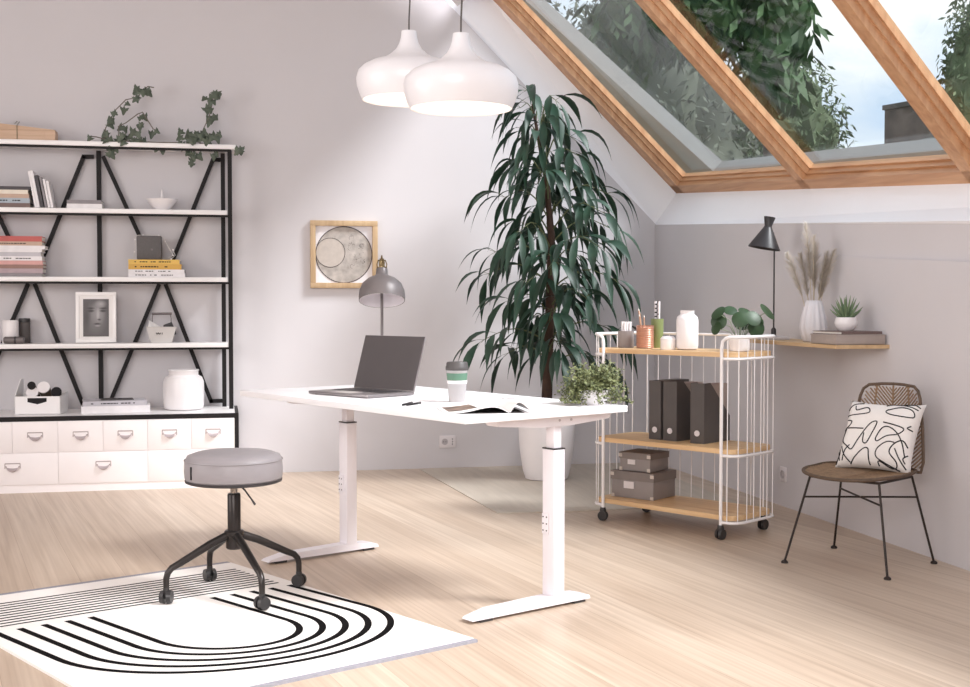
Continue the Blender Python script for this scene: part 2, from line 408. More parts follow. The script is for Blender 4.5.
# ------------------------------------------------------------------ outside
struct(MB().box((14, 26, -3.05), (80, 60, .1)).build('ground', 'ground_out'), 'grassy ground far below the window', 'ground')
def canopy(mb, c, r, n, leaf, seed, droop=.3):
    rnd = random.Random(seed)
    b2 = bmesh.new(); bmesh.ops.create_icosphere(b2, subdivisions=4, radius=1)
    for v in b2.verts:
        k = .72+.10*math.sin(v.co.x*9+seed)*math.sin(v.co.y*8+2*seed)+.08*math.sin(v.co.z*13+seed)+.05*math.sin(v.co.x*23+v.co.z*19)
        v.co = V(c)+V((v.co.x*r[0]*k, v.co.y*r[1]*k, v.co.z*r[2]*k))
    mb.merge(b2)
    for _ in range(n):
        while True:
            p = V((rnd.uniform(-1, 1), rnd.uniform(-1, 1), rnd.uniform(-1, 1)))
            if .6 < p.length < 1: break
        q = V(c)+V((p.x*r[0], p.y*r[1], p.z*r[2]))
        a = V((rnd.uniform(-1, 1), rnd.uniform(-1, 1), rnd.uniform(-1, .2)-droop)).normalized(); b = a.orthogonal().normalized()
        b = Matrix.Rotation(rnd.uniform(0, 6.3), 3, a) @ b
        l = leaf*rnd.uniform(.6, 1.3)
        mb.quad(q, q+a*l*.5+b*l*.16, q+a*l, q+a*l*.5-b*l*.16)
def tree(name, label, base, h, blobs, leaf, n, m, seed, droop=.3, tr=.25):
    t = thing(name, label, 'tree', base)
    MB().tube([(0, 0, 0), (.1, 0, h*.5), (0, .05, h)], [tr, tr*.7, tr*.25], 10).build('trunk', 'bark_out', t)
    mb = MB()
    for i, (c, r, w) in enumerate(blobs): canopy(mb, c, r, int(n*w), leaf, seed+i, droop)
    mb.build('foliage', m, t)
OUTSIDE_TREES = True

# ------------------------------------------------------------------ shelving unit
SH = thing('shelving_unit', 'black metal shelving unit with white shelves over white drawers', 'shelf', (0, 0, 0))
XL, XR = -1.64, .085
yF, yB = 8.435, 8.60
for lv, zz in enumerate((2.172, 1.742, 1.302, .872)):
    top = lv == 0
    x1 = XR+.03 if top else XR-.03
    mb = MB(); mb.box(((XL+x1)/2, (yF+yB)/2+.0, zz+.015), (x1-XL, yB-yF+.05, .03), bev=.003)
    mb.build('shelf_board', 'white_lacquer', SH)
    MB().box(((XL+XR)/2, yF-.005, zz-.0075), (XR-XL, .02, .014)).build('shelf_rail', 'black_metal', SH)
for x, y, z1 in ((XR-.011, yF-.012, 2.165), (XR-.055, yB, 2.165), (-.77, yB+.02, 2.165), (XL+.017, yF-.012, 2.165), (XL+.017, yB, 2.165)):
    MB().box((x, y, (.46+z1)/2), (.028, .028, z1-.46)).build('post', 'black_metal', SH)
def flat_bar(p, q, w=.03, d=.02, y=yB+.02):
    a = V((p[0], 0, p[1])); b = V((q[0], 0, q[1])); u = (b-a).normalized(); n_ = V((-u.z, 0, u.x))*w/2
    P = []
    for yy in (y-d/2, y+d/2):
        for c in (a-n_, b-n_, b+n_, a+n_): P.append((c.x, yy, c.z))
    return P
for xa in (-.77, -1.6):
    w_ = .80; xm = xa+w_/2
    for s_ in (-1, 1):
        xt = xa+.028 if s_ < 0 else xa+w_-.062
        xe = xa+.05 if s_ < 0 else xa+w_-.085
        mb = MB(); mb.hexa(flat_bar((xm+s_*.02, 1.325), (xt, 2.13), .026))
        if s_ > 0: mb.hexa(flat_bar((xa+w_, 2.125), (xt-.012, 2.125), .026))
        mb.build('brace', 'black_metal', SH)
        mb = MB(); mb.hexa(flat_bar((xm+s_*.02, 1.29), (xe, .49), .026))
        if s_ > 0: mb.hexa(flat_bar((xa+w_, .502), (xe-.012, .502), .026))
        mb.build('brace', 'black_metal', SH)
# drawer cabinet below
cf, cb = 8.06, 8.635
MB().box(((XL+.105)/2, (cf-.008+cb)/2, .225), (.105-XL-.04, cb-cf+.008, .45)).build('cabinet_body', 'white_drawer', SH)
MB().box(((XL+.105)/2, (cf+cb)/2, .456), (.105-XL-.02, cb-cf-.02, .018)).build('counter_top', 'white_lacquer', SH)
mb = MB(); mb.box(((XL+.115)/2, cf, .453), (.115-XL, .022, .028)); mb.box((.105, (cf+cb)/2, .453), (.022, cb-cf, .028)); mb.box((.105, cf, .22), (.022, .022, .44)); mb.box((.105, cb-.01, .22), (.022, .02, .44))
mb.build('cabinet_frame', 'black_metal', SH)
def cup_pull(parent, x, z):
    mb = MB(); w = .088; h = .05
    y = cf-.012
    mb.tube([(x-w/2, y-.004, z+h/2), (x+w/2, y-.004, z+h/2)], .0035, 6)
    def f(u, v):
        a = PI*u; k = math.sin(v*PI/2)
        return V((x-math.cos(a)*w/2*(1-.25*k), y-.026*math.sin(v*PI)*1.0*math.sin(a)**.5-.003, z+h*.2-math.sin(a)*h*.75*(.35+.65*k)))
    mb.sheet(f, 14, 6, .003, (0, -1, 0))
    mb.box((x-w/2, y-.002, z+h*.2), (.005, .008, h*.62)); mb.box((x+w/2, y-.002, z+h*.2), (.005, .008, h*.62))
    mb.build('handle', 'handle_white', parent)
x = .09
for i in range(6):
    d = MB().box((x-.2665/2, cf-.006+.0, .342), (.2665-.002, .02, .188), bev=.001).build('drawer', 'white_drawer', SH)
    cup_pull(d, x-.2665/2, .345); x -= .2665
x = .09
for i in range(3):
    d = MB().box((x-.533/2, cf-.006, .147), (.533-.002, .02, .192), bev=.001).build('drawer', 'white_drawer', SH)
    cup_pull(d, x-.533/2, .158); x -= .533
MB().box(((XL+.09)/2, cf+.012, .024), (.09-XL, .02, .048)).build('plinth', 'white_drawer', SH)

# ------------------------------------------------------------------ books and things on the shelves
ZS = {2: 1.773, 3: 1.333, 4: .903, 1: 2.203}
def book(label, c, dim, key, group=None, rot=(0, 0, 0), marks=0, name='book', seed=0):
    """lying book; spine faces -y. c = centre of its underside"""
    w, d, h = dim
    t = thing(name, label, 'book', c, rot, group)
    cv = min(.004, h*.2)
    mb = MB(); mb.box((0, 0, cv/2), (w, d, cv)); mb.box((0, 0, h-cv/2), (w, d, cv)); mb.box((0, -d/2+cv/2, h/2), (w, cv, h-2*cv))
    mats = ['book_'+key if not key.startswith('!') else key[1:]]
    if marks:
        mb.mi = 1; mats.append('ink'); rnd = random.Random(seed); x_ = -w*.38
        while x_ < w*.3:
            l = rnd.uniform(.008, .02)
            if rnd.random() < .75: mb.box((x_+l/2, -d/2-.0003, h/2), (l, .001, h*.22))
            x_ += l+.004
    mb.build('cover', mats, t)
    MB().box((0, cv*.7, h/2), (w-.006, d-cv*1.4-.006, h-2*cv-.0004)).build('page_block', 'pages', t)
    return t
def stack(x0, x1, y, z, items, group, where):
    for i, (lab, key, h, jx, marks) in enumerate(items):
        w = x1-x0+jx
        book(lab, ((x0+x1+jx)/2, y, z), (w, .17, h-.0006), key, group, (0, 0, 0), marks, seed=i+11); z += h
stack(-1.46, -1.178, 8.515, ZS[2], [
    ('umber book at the bottom of the five-book pile on the upper shelf', 'umber', .028, 0, 0),
    ('blue-grey book second from the bottom in the upper shelf pile', 'blue', .032, 0, 1),
    ('beige book in the middle of the upper shelf pile', 'tan', .026, -.004, 0),
    ('cream book second from the top in the upper shelf pile', 'cream', .026, -.01, 0),
    ('dark grey book on top of the upper shelf pile', 'dark', .022, .003, 0)], 'pile of books on the upper shelf', '')
stack(-1.50, -1.107, 8.515, ZS[3], [
    ('grey book at the bottom of the tall pile on the middle shelf', 'grey', .022, 0, 0),
    ('mauve book second from the bottom of the tall middle shelf pile', 'mauve', .03, .004, 0),
    ('brown book third from the bottom of the tall middle shelf pile', 'brown', .024, .006, 0),
    ('pink book just below the white books of the tall pile', 'pink', .026, .004, 0),
    ('white book with dark lettering in the middle of the tall pile', 'white', .028, 0, 1),
    ('pale grey book between the white books of the tall pile', 'lgrey', .026, -.008, 0),
    ('slim white book above the pale grey one in the tall pile', 'white', .02, .0, 0),
    ('white book that juts out to the right in the tall pile', 'white', .022, .018, 0),
    ('tan book with pale lettering second from the top of the tall pile', 'tan', .026, .0, 1),
    ('red book on top of the tall pile on the middle shelf', 'red', .034, .0, 0)], 'tall pile of books on the middle shelf', '')
stack(-.952, -.735, 8.515, ZS[2], [('white book under the grey one, right of the leaning magazines', 'white', .03, 0, 0), ('grey book on the white one, right of the leaning magazines', 'grey', .024, -.004, 0)], 'two books beside the leaning magazines', '')
stack(-.575, -.222, 8.515, ZS[3], [
    ('thick white book with a round red mark at the bottom of the yellow pile', 'white', .026, .004, 1), ('white book directly under the two yellow books', 'white', .024, 0, 1),
    ('golden yellow book resting on the white books', 'gold', .034, -.018, 1), ('pale yellow book directly under the grey speaker', 'yellow', .03, -.03, 1)], 'white and yellow books on the middle shelf', '')
lx = -1.142
for i, (lab, key, w, h) in enumerate((('tall white magazine leaning against the book pile, leftmost of the row', 'white', .014, .232), ('second tall white magazine of the leaning row', 'white', .02, .236), ('dark grey magazine in the middle of the leaning row', 'dark', .022, .208), ('mid grey magazine right of the dark one in the leaning row', 'grey', .016, .196), ('short white magazine next to the grey one in the leaning row', 'white', .016, .185), ('shortest white magazine at the right end of the leaning row', 'white', .018, .172))):
    t = thing('magazine', lab, 'magazine', (lx, 8.515, ZS[2]+.0025), (0, rad(-10), 0), 'magazines leaning against the book pile')
    MB().box((-w/2*.0+0, 0, h/2), (w-.002, .16, h)).build('cover', 'book_'+key, t)
    MB().box((0, .002, h/2+.001), (w-.006, .158, h+.001)).build('page_block', 'pages', t)
    lx += (w+.002)/math.cos(rad(10))
# ring dish
t = thing('ring_dish', 'small white footed bowl with a ring cone on the upper shelf', 'bowl', (-.363, 8.515, ZS[2]))
MB().lathe([(.045, 0), (.05, .006), (.07, .03), (.095, .062), (.1, .072), (.094, .072), (.065, .034), (.03, .016), (.001, .014)], n=40).build('bowl', 'ceramic_white', t)
MB().lathe([(.02, .014), (.012, .06), (.007, .12), (.002, .138)], n=14).build('ring_cone', 'ceramic_white', t)
# speaker + string light
t = thing('speaker', 'dark grey box speaker standing on the yellow books', 'speaker', (-.445, 8.505, ZS[3]+.114))
MB().box((0, 0, .078), (.157, .1, .155), bev=.006).build('body', 'speaker_grey', t)
MB().box((.018, -.0505, .078), (.115, .003, .146), bev=.001).build('grille', 'speaker_grey', t)
MB().cyl((.018, -.052, .066), (.018, -.0545, .066), .007).build('button', 'lamp_grey', t)
t = thing('string_light', 'white wire string light draped over the grey speaker', 'string light', (-.445, 8.505, ZS[3]+.114))
pts = [(-.10, -.02, .006), (-.092, -.04, .05), (-.086, -.05, .1), (-.089, -.04, .13), (-.084, -.02, .158), (-.04, -.01, .162), (.01, .01, .163), (.06, 0, .160), (.088, -.01, .15), (.10, -.02, .12), (.128, -.03, .07), (.15, -.04, .03), (.12, -.05, .012), (.14, -.06, .004), (.165, -.04, .03), (.15, -.03, .065)]
MB().tube(pts, .0022, 6).build('wire', 'wire_white', t)
for p in pts[1::2]: MB().sphere(p, .006, 8, 6).build('bulb', 'ceramic_white', t)
# mug, canister, roll
t = thing('candle', 'white cylinder candle at the left end of the lower shelf', 'candle', (-1.315, 8.5, ZS[4]))
MB().lathe([(.047, 0), (.05, .004), (.05, .145), (.046, .15), (.04, .147), (.001, .147)], n=32).build('wax', 'ceramic_white', t)
MB().cyl((0, 0, .146), (0, 0, .158), .002, n=6).build('wick', 'ink', t)
t = thing('canister', 'dark grey canister behind the white candle', 'canister', (-1.238, 8.565, ZS[4]))
MB().lathe([(.033, 0), (.035, .003), (.035, .135), (.032, .138), (.001, .138)], n=28).build('body', 'binder', t)
MB().lathe([(.0365, .138), (.0365, .158), (.033, .162), (.001, .162)], n=28).build('lid', 'dark_plastic', t)
t = thing('cloth_roll', 'small grey rolled pouch lying before the white candle', 'pouch', (-1.28, 8.425, ZS[4]))
MB().tube([(-.065, 0, .024), (-.058, 0, .024), (.052, 0, .024), (.06, 0, .024)], [.016, .023, .023, .016], 18).build('roll', 'lamp_grey', t)
MB().tube([(-.0, 0, .024), (.012, 0, .024)], .0238, 18).build('strap', 'dark_plastic', t)
# photo frame with a portrait
t = thing('framed_portrait', 'white framed black and white portrait on the lower shelf', 'photo frame', (-.783, 8.46, ZS[4]+.004), (rad(-4), 0, 0))
w, h, b = .252, .328, .022
mb = MB()
for c, d in (((0, 0, b/2), (w, .02, b)), ((0, 0, h-b/2), (w, .02, b)), ((-w/2+b/2, 0, h/2), (b, .02, h-2*b)), ((w/2-b/2, 0, h/2), (b, .02, h-2*b))): mb.box(c, d, bev=.002)
mb.build('frame', 'white_lacquer', t)
MB().box((0, .002, h/2), (w-2*b, .006, h-2*b)).build('passepartout', 'paper', t)
def portrait_mat():
    m = bpy.data.materials.new('portrait_print'); m.use_nodes = True
    nt = m.node_tree; N = nt.nodes; L = nt.links; b = N['Principled BSDF']; b.inputs['Roughness'].default_value = .5
    tc = N.new('ShaderNodeTexCoord'); last = None
    for cx, cz, rx, rz, g, k in ((0, .0, .075, .125, 118, .9), (.012, .03, .05, .09, 150, .7), (-.035, .045, .03, .012, 66, .9), (.045, .045, .026, .012, 70, .9), (-.035, .062, .034, .008, 58, .8), (.046, .062, .03, .008, 60, .8), (.012, .02, .012, .05, 178, .7), (.02, -.012, .016, .009, 72, .7), (.008, -.04, .028, .008, 62, .85), (.01, -.052, .022, .009, 160, .6), (.03, .09, .04, .03, 168, .6), (-.06, .0, .03, .11, 78, .7)):
        mp = N.new('ShaderNodeMapping'); mp.inputs['Location'].default_value = (-cx/rx, 0, -cz/rz); mp.inputs['Scale'].default_value = (1/rx, 0, 1/rz)
        L.new(tc.outputs['Object'], mp.inputs['Vector'])
        gr = N.new('ShaderNodeTexGradient'); gr.gradient_type = 'SPHERICAL'; L.new(mp.outputs['Vector'], gr.inputs['Vector'])
        mu = N.new('ShaderNodeMath'); mu.operation = 'MULTIPLY'; mu.use_clamp = True; mu.inputs[1].default_value = 1.8*k; L.new(gr.outputs['Fac'], mu.inputs[0])
        mx = N.new('ShaderNodeMixRGB'); L.new(mu.outputs[0], mx.inputs[0]); mx.inputs[2].default_value = (*lin((g, g-3, g-1)), 1)
        if last: L.new(last, mx.inputs[1])
        else: mx.inputs[1].default_value = (*lin((92, 88, 90)), 1)
        last = mx.outputs[0]
    L.new(last, b.inputs['Base Color']); return m
M['portrait_print'] = portrait_mat()
MB().box((0, 0, 0), (.16, .004, .243)).build('print', 'portrait_print', t, loc=(0, -.0025, h/2-.003))
# small basket
t = thing('desk_caddy', 'small grey tin caddy with a bar handle on the lower shelf', 'caddy', (-.372, 8.5, ZS[4]))
mb = MB(); z0, z1 = 0, .1
a, bb = .065, .095; d_ = .045
def ring(hw, hd, z): return [(-hw, -hd, z), (hw, -hd, z), (hw, hd, z), (-hw, hd, z)]
mb.rings([[V(p) for p in ring(.066, .04, 0)], [V(p) for p in ring(.094, .055, .1)], [V(p) for p in ring(.097, .058, .1)], [V(p) for p in ring(.097, .058, .105)], [V(p) for p in ring(.090, .051, .105)], [V(p) for p in ring(.063, .037, .004)]])
mb.build('bucket', 'basket_grey', t, sharp=20)
mb = MB(); mb.tube([(-.062, .02, .09), (-.06, .02, .16), (-.055, .02, .19)], .003, 6); mb.tube([(.062, .02, .09), (.06, .02, .16), (.055, .02, .19)], .003, 6); mb.tube([(-.064, .02, .19), (.064, .02, .19)], .008, 10); mb.build('handle', 'lamp_grey', t)
cu = bpy.data.curves.new('caddy_lettering', 'FONT'); cu.body = '00T'; cu.size = .03; cu.extrude = .0006; cu.align_x = 'CENTER'; cu.offset = .0008
tmp = bpy.data.objects.new('lettering_curve', cu); COL.objects.link(tmp)
me_ = bpy.data.meshes.new_from_object(tmp.evaluated_get(bpy.context.evaluated_depsgraph_get())); bpy.data.objects.remove(tmp)
tx = bpy.data.objects.new('lettering', me_); COL.objects.link(tx); me_.materials.clear(); me_.materials.append(M['ink']); tx.parent = t; tx.location = (-.01, -.0512, .056); tx.rotation_euler = (PI/2-rad(8.5), 0, 0)
t2 = thing('paper_sheet', 'crumpled white paper sticking out of the grey tin caddy', 'paper', (-.372, 8.5, ZS[4]))
mb = MB(); rnd = random.Random(3)
mb.sheet(lambda u, v: V((-.085+.075*u+.006*math.sin(9*v), -.02+.02*u+.008*math.sin(7*u+5*v), .02+.13*v-.045*u*v)), 6, 8, .002, (0, -1, 0)); mb.build('sheet', 'paper', t2)
t2 = tag(MB().box((.052, 0, .085), (.06, .03, .085), rotx(.2) @ roty(-.35), bev=.006).build('pencil_case', 'dark_plastic', loc=(-.372, 8.5, ZS[4])), 'dark case sticking out of the grey tin caddy', 'case')

# counter: storage box with rolls
BX = (-1.108, 8.335, .465)
t = thing('storage_box', 'white desktop file box with a black label slot on the counter', 'box', BX, rad(-4))
w, dd, hf, hb = .28, .24, .115, .215
mb = MB(); th = .006
mb.box((0, 0, th/2), (w, dd, th)); mb.box((0, -dd/2+th/2, hf/2), (w, th, hf)); mb.box((0, dd/2-th/2, hf*.55), (w, th, hf*1.1))
for s_ in (-1, 1):
    xx = s_*(w/2-th/2); ht = hb if s_ < 0 else hf*1.1
    mb.prism([(-dd/2, 0), (dd/2, 0), (dd/2, ht), (dd/2-.07, ht), (-dd/2, hf)], xx-th/2, xx+th/2, lambda x, y, z: V((z, x, y)))
mb.build('box_shell', 'white_lacquer', t, sharp=20)
MB().prism([(-.06, .105), (.055, .105), (.055, .082), (.0, .066), (-.06, .08)], -dd/2-.0015, -dd/2+.001, lambda x, y, z: V((x, z, y))).build('label_slot', 'ink', t)
for i, (dx, dz, r_, kk, lab) in enumerate(((-.05, .178, .025, 'ink', 'slim kraft tube with a black cap at the back of the file box'), (-.045, .134, .037, 'ceramic_white', 'kraft tube with a round white cap at the front of the file box'), (.022, .165, .038, 'ceramic_white', 'taller kraft tube with a white cap in the file box'), (.098, .135, .032, 'ink', 'kraft tube with a black cap leaning at the right of the file box'))):
    ti = thing('mailing_tube', lab, 'tube', (BX[0]+dx, BX[1]-.01, BX[2]), 0, 'tubes in the white file box')
    dr = V((.08 if i == 3 else -.03, -.90, .42)).normalized(); e = V((0, -.075 if dz < .12 else -.05, dz)); s0 = e-dr*.15
    MB().cyl(s0, e, r_*.94, n=24).build('tube', 'kraft', ti)
    MB().cyl(e, e+dr*.012, r_, n=24).build('cap', kk, ti)
book('white book lying at the bottom of the counter pile', (-.655, 8.36, .4655), (.42, .24, .045), 'white', 'books lying on the counter', (0, 0, rad(4)))
book('grey magazine with a dark cover picture on the counter pile', (-.665, 8.36, .511), (.39, .22, .03), 'lgrey', 'books lying on the counter', (0, 0, rad(7)), 1, seed=5)
tag(MB().sheet(lambda u, v: V((.0+.2*u, .16*v, .003+.001*math.sin(6*u))), 6, 2, .002, (0, 0, 1)).build('photo_card', 'paper_dark', loc=(-.74, 8.30, .5415), rot=(0, 0, rad(7))), 'dark printed card lying on the grey counter magazine', 'card')
t = thing('jar', 'large round white jar with a wide neck on the counter', 'jar', (-.232, 8.43, .465))
MB().lathe([(.105, 0), (.122, .008), (.13, .03), (.132, .12), (.13, .185), (.118, .215), (.1, .224), (.095, .228), (.095, .252), (.1, .258), (.098, .262), (.09, .262), (.088, .225), (.11, .2), (.115, .03), (.001, .012)], n=48).build('vessel', 'ceramic_white', t)
# crate on top
t = thing('wooden_crate', 'flat pale wooden box with a string tie on top of the shelves', 'box', (-1.22, 8.515, ZS[1]))
MB().box((0, 0, .032), (.40, .15, .064), bev=.003).build('box_body', 'box_wood', t)
MB().prism([(-.2, .064), (.195, .064), (.2, .068), (-.2, .108)], -.075, .075, lambda x, y, z: V((x, z, y))).build('lid', 'box_wood', t)
MB().box((.17, -.0755, .033), (.06, .002, .052)).build('end_panel', 'box_wood', t)
mb = MB(); mb.tube([(-.03, -.079, .0), (-.03, -.079, .088), (-.03, .079, .088), (-.03, .079, 0)], .002, 6); mb.tube([(-.045, -.07, .1), (-.03, -.07, .118), (-.03, -.078, .09), (-.015, -.07, .115)], .002, 6); mb.build('string', 'twig', t)

# ivy: sketch units along the shelf top, then metres
def iv(cx, cy, dy=0): return V((-.997+cx*.001222, 8.45+dy, 2.654-cy*.00129))
def ivy_leaf(mb, p, d, size, nrm):
    d = d.normalized(); n_ = (nrm-d*nrm.dot(d)).normalized(); r_ = d.cross(n_)
    out = [(0, 0), (.16, .28), (.55, .1), (.42, .48), (.3, .58), (.12, 1.0), (0, 1.12)]
    pts = [(x, y) for x, y in out]; left = [(-x, y) for x, y in out[::-1] if x > 0]
    cen = mb.bm.verts.new(p+d*size*.4+n_*size*.1)
    ring = [mb.bm.verts.new(p+r_*(x*size)+d*(y*size)-n_*(abs(x)*size*.25+y*y*size*.12)) for x, y in pts+left]
    for i in range(len(ring)): mb.bm.faces.new((cen, ring[i], ring[(i+1) % len(ring)]))
def ivy(label, stems, clusters, seed):
    rnd = random.Random(seed); t = thing('ivy_sprig', label, 'plant', tuple(iv(*stems[0][0])))
    base = V(t.location)
    mb = MB()
    for st in stems: mb.tube([iv(q[0], q[1], q[2] if len(q) > 2 else 0)-base for q in st], .0035, 6)
    mb.build('stem', 'ivy_stem', t)
    mb = MB()
    for cx, cy, spread, n_, sz in clusters:
        for _ in range(n_):
            p = iv(cx+rnd.uniform(-1, 1)*spread, cy+rnd.uniform(-1, 1)*spread*.8, rnd.uniform(-.05, .04))-base
            ivy_leaf(mb, p, V((rnd.uniform(-.8, .8), rnd.uniform(-.5, .1), -rnd.uniform(.4, 1))), sz*rnd.uniform(.8, 1.25), V((rnd.uniform(-.5, .5), -1, rnd.uniform(.0, .7))))
    mb.build('leaves', 'ivy_leaf', t)
ivy('grey-green ivy sprig arching up at the left of the shelf top', [[(230, 340), (235, 280), (285, 190), (340, 135), (400, 122), (430, 80), (455, 65), (485, 70)], [(300, 330), (300, 270), (340, 250), (400, 205), (425, 195), (445, 225), (480, 280)], [(230, 335), (190, 325), (150, 322)], [(300, 338), (400, 345), (450, 344)]],
    [(425, 78, 22, 6, .05), (400, 115, 12, 3, .045), (335, 155, 10, 2, .05), (275, 205, 16, 3, .05), (262, 238, 14, 3, .05), (322, 255, 12, 2, .045), (415, 205, 10, 3, .045), (415, 245, 10, 3, .045), (480, 280, 8, 2, .05), (165, 322, 8, 1, .04), (225, 300, 22, 5, .05), (265, 335, 34, 9, .055), (255, 375, 28, 6, .055), (350, 300, 42, 9, .055), (330, 325, 25, 4, .05), (420, 325, 18, 3, .045)], 4)
ivy('grey-green ivy sprig standing up near the right end of the shelf top', [[(720, 345), (740, 270), (770, 210), (785, 150), (790, 110)], [(620, 342), (500, 345), (450, 343)], [(720, 345), (800, 355), (880, 350), (915, 360)], [(680, 345), (690, 400), (690, 430)]],
    [(785, 95, 30, 8, .055), (765, 150, 14, 3, .05), (785, 205, 20, 5, .05), (665, 290, 34, 8, .055), (720, 300, 40, 10, .055), (785, 305, 26, 6, .055), (640, 345, 20, 4, .045), (520, 365, 14, 3, .05), (680, 395, 24, 6, .055), (675, 425, 18, 3, .05), (790, 385, 12, 2, .045), (925, 358, 14, 4, .055)], 9)

# ------------------------------------------------------------------ wall picture, outlets
t = thing('wall_picture', 'square pale wood framed moon drawing on the back wall', 'picture', (.843, 8.65, 1.497))
w, b = .462, .036
mb = MB()
for c, d in (((0, -.02, w/2-b/2), (w, .04, b)), ((0, -.02, -w/2+b/2), (w, .04, b)), ((-w/2+b/2, -.02, 0), (b, .04, w-2*b)), ((w/2-b/2, -.02, 0), (b, .04, w-2*b))): mb.box(c, d, bev=.002)
mb.build('frame', 'pale_frame', t)
MB().box((0, -.006, 0), (w-2*b, .01, w-2*b)).build('backing', 'art_back', t)
mb = MB()
fz = lambda x, y, z: V((x, z, y))
def disc(cx, cz, r, mi, y0_, y1_): mb.mi = mi; mb.prism([(cx+r*math.cos(2*PI*k/56), cz+r*math.sin(2*PI*k/56)) for k in range(56)], y0_, y1_, fz)
disc(0, -.002, .193, 1, -.011, -.0125); disc(-.093, .012, .1, 0, -.0125, -.0135)
mb.mi = 2
mb.tube([(.193*math.cos(2*PI*k/64), -.0125, -.002+.193*math.sin(2*PI*k/64)) for k in range(64)], .003, 6, closed=True)
mb.tube([(-.093+.1*math.cos(2*PI*k/48), -.0138, .012+.1*math.sin(2*PI*k/48)) for k in range(48)], .0018, 5, closed=True)
rnd = random.Random(5)
for _ in range(26):
    a = rnd.uniform(-1.2, 1.5); r_ = rnd.uniform(.04, .16); cx, cz = .03+r_*math.cos(a)*.8, r_*math.sin(a)
    if math.hypot(cx+.093, cz-.012) < .11: continue
    rr_ = rnd.uniform(.004, .016); a0 = rnd.uniform(0, 6)
    mb.tube([(cx+rr_*math.cos(a0+k*.6), -.0128, cz+rr_*math.sin(a0+k*.6)) for k in range(rnd.randint(4, 9))], .0009, 4)
mb.build('moon_drawing', ['art_grey', 'art_crescent', 'art_line'], t)

t = thing('wall_outlet', 'white double wall socket with a switch on the back wall', 'socket', (1.567, 8.65, .186))
MB().box((0, -.005, 0), (.115, .01, .085), bev=.003).build('plate', 'outlet_white', t)
MB().lathe([(.022, 0), (.022, .004), (.019, .004), (.019, .001), (.001, .001)], (-.02, -.01, 0), rot=rotx(PI/2), n=24).build('socket_ring', 'outlet_grey', t)
mb = MB(); [mb.cyl((-.02+dx, -.011, 0), (-.02+dx, -.013, 0), .003, n=8) for dx in (-.008, .008)]; [mb.cyl((.035, -.010, dz), (.035, -.0115, dz), .004, n=8) for dz in (-.018, 0, .018)]; mb.build('contact_holes', 'ink', t)
t = thing('wall_outlet', 'single white round wall socket low on the right wall', 'socket', (wr(6.62), 6.62, .185), rad(-90-1.8))
MB().box((0, -.006, 0), (.085, .012, .085), bev=.003).build('plate', 'outlet_white', t)
MB().lathe([(.024, 0), (.024, .005), (.02, .005), (.02, .001), (.001, .001)], (0, -.012, 0), rot=rotx(PI/2), n=24).build('socket_ring', 'outlet_grey', t)

# ------------------------------------------------------------------ pendant lamps
def pendant(label, loc, R, group):
    t = thing('pendant_lamp', label, 'lamp', loc, 0, group)
    pr = [(.885, 0), (.945, .14), (.99, .3), (1.0, .46), (.965, .60), (.86, .71), (.72, .79), (.5, .86), (.36, .95), (.25, 1.06), (.185, 1.18), (.155, 1.3), (.14, 1.436)]
    inner = [(.085, 1.436), (.085, 1.40), (.12, 1.3), (.14, 1.2), (.3, .96), (.55, .82), (.8, .69), (.93, .56), (.965, .44), (.94, .28), (.87, .02)]
    MB().lathe([(r*R, z*R*.905) for r, z in pr+inner], n=56).build('lamp_shade', 'pendant_white', t, sharp=60)
    MB().tube([(0, 0, 1.29*R), (0, 0, 1.5*R), (.012, 0, .55), (.002, 0, .9), (0, 0, 4.0-loc[2])], .0032, 8).build('cord', 'cord_grey', t)
    MB().cyl((0, 0, .92*R), (0, 0, 1.31*R), .016).build('socket', 'pendant_white', t)
    MB().sphere((0, 0, .56*R), .048, 16, 10).build('bulb', 'bulb', t)
    return t
def raypt(xc, zc, d):   # a point d metres in front of the viewing position, xc to the right
    c_, s_ = math.cos(rad(12)), math.sin(rad(12))
    return (xc*c_+d*s_, -xc*s_+d*c_, zc)
G = 'pair of white pendant lamps over the desk'
pendant('larger and nearer white pendant lamp, right of the pair over the desk', raypt(-.081, 1.825, 4.24), .194, G)
pendant('white pendant lamp partly hidden behind the nearer one, left of the pair', raypt(-.298, 1.966, 4.94), .207, G)

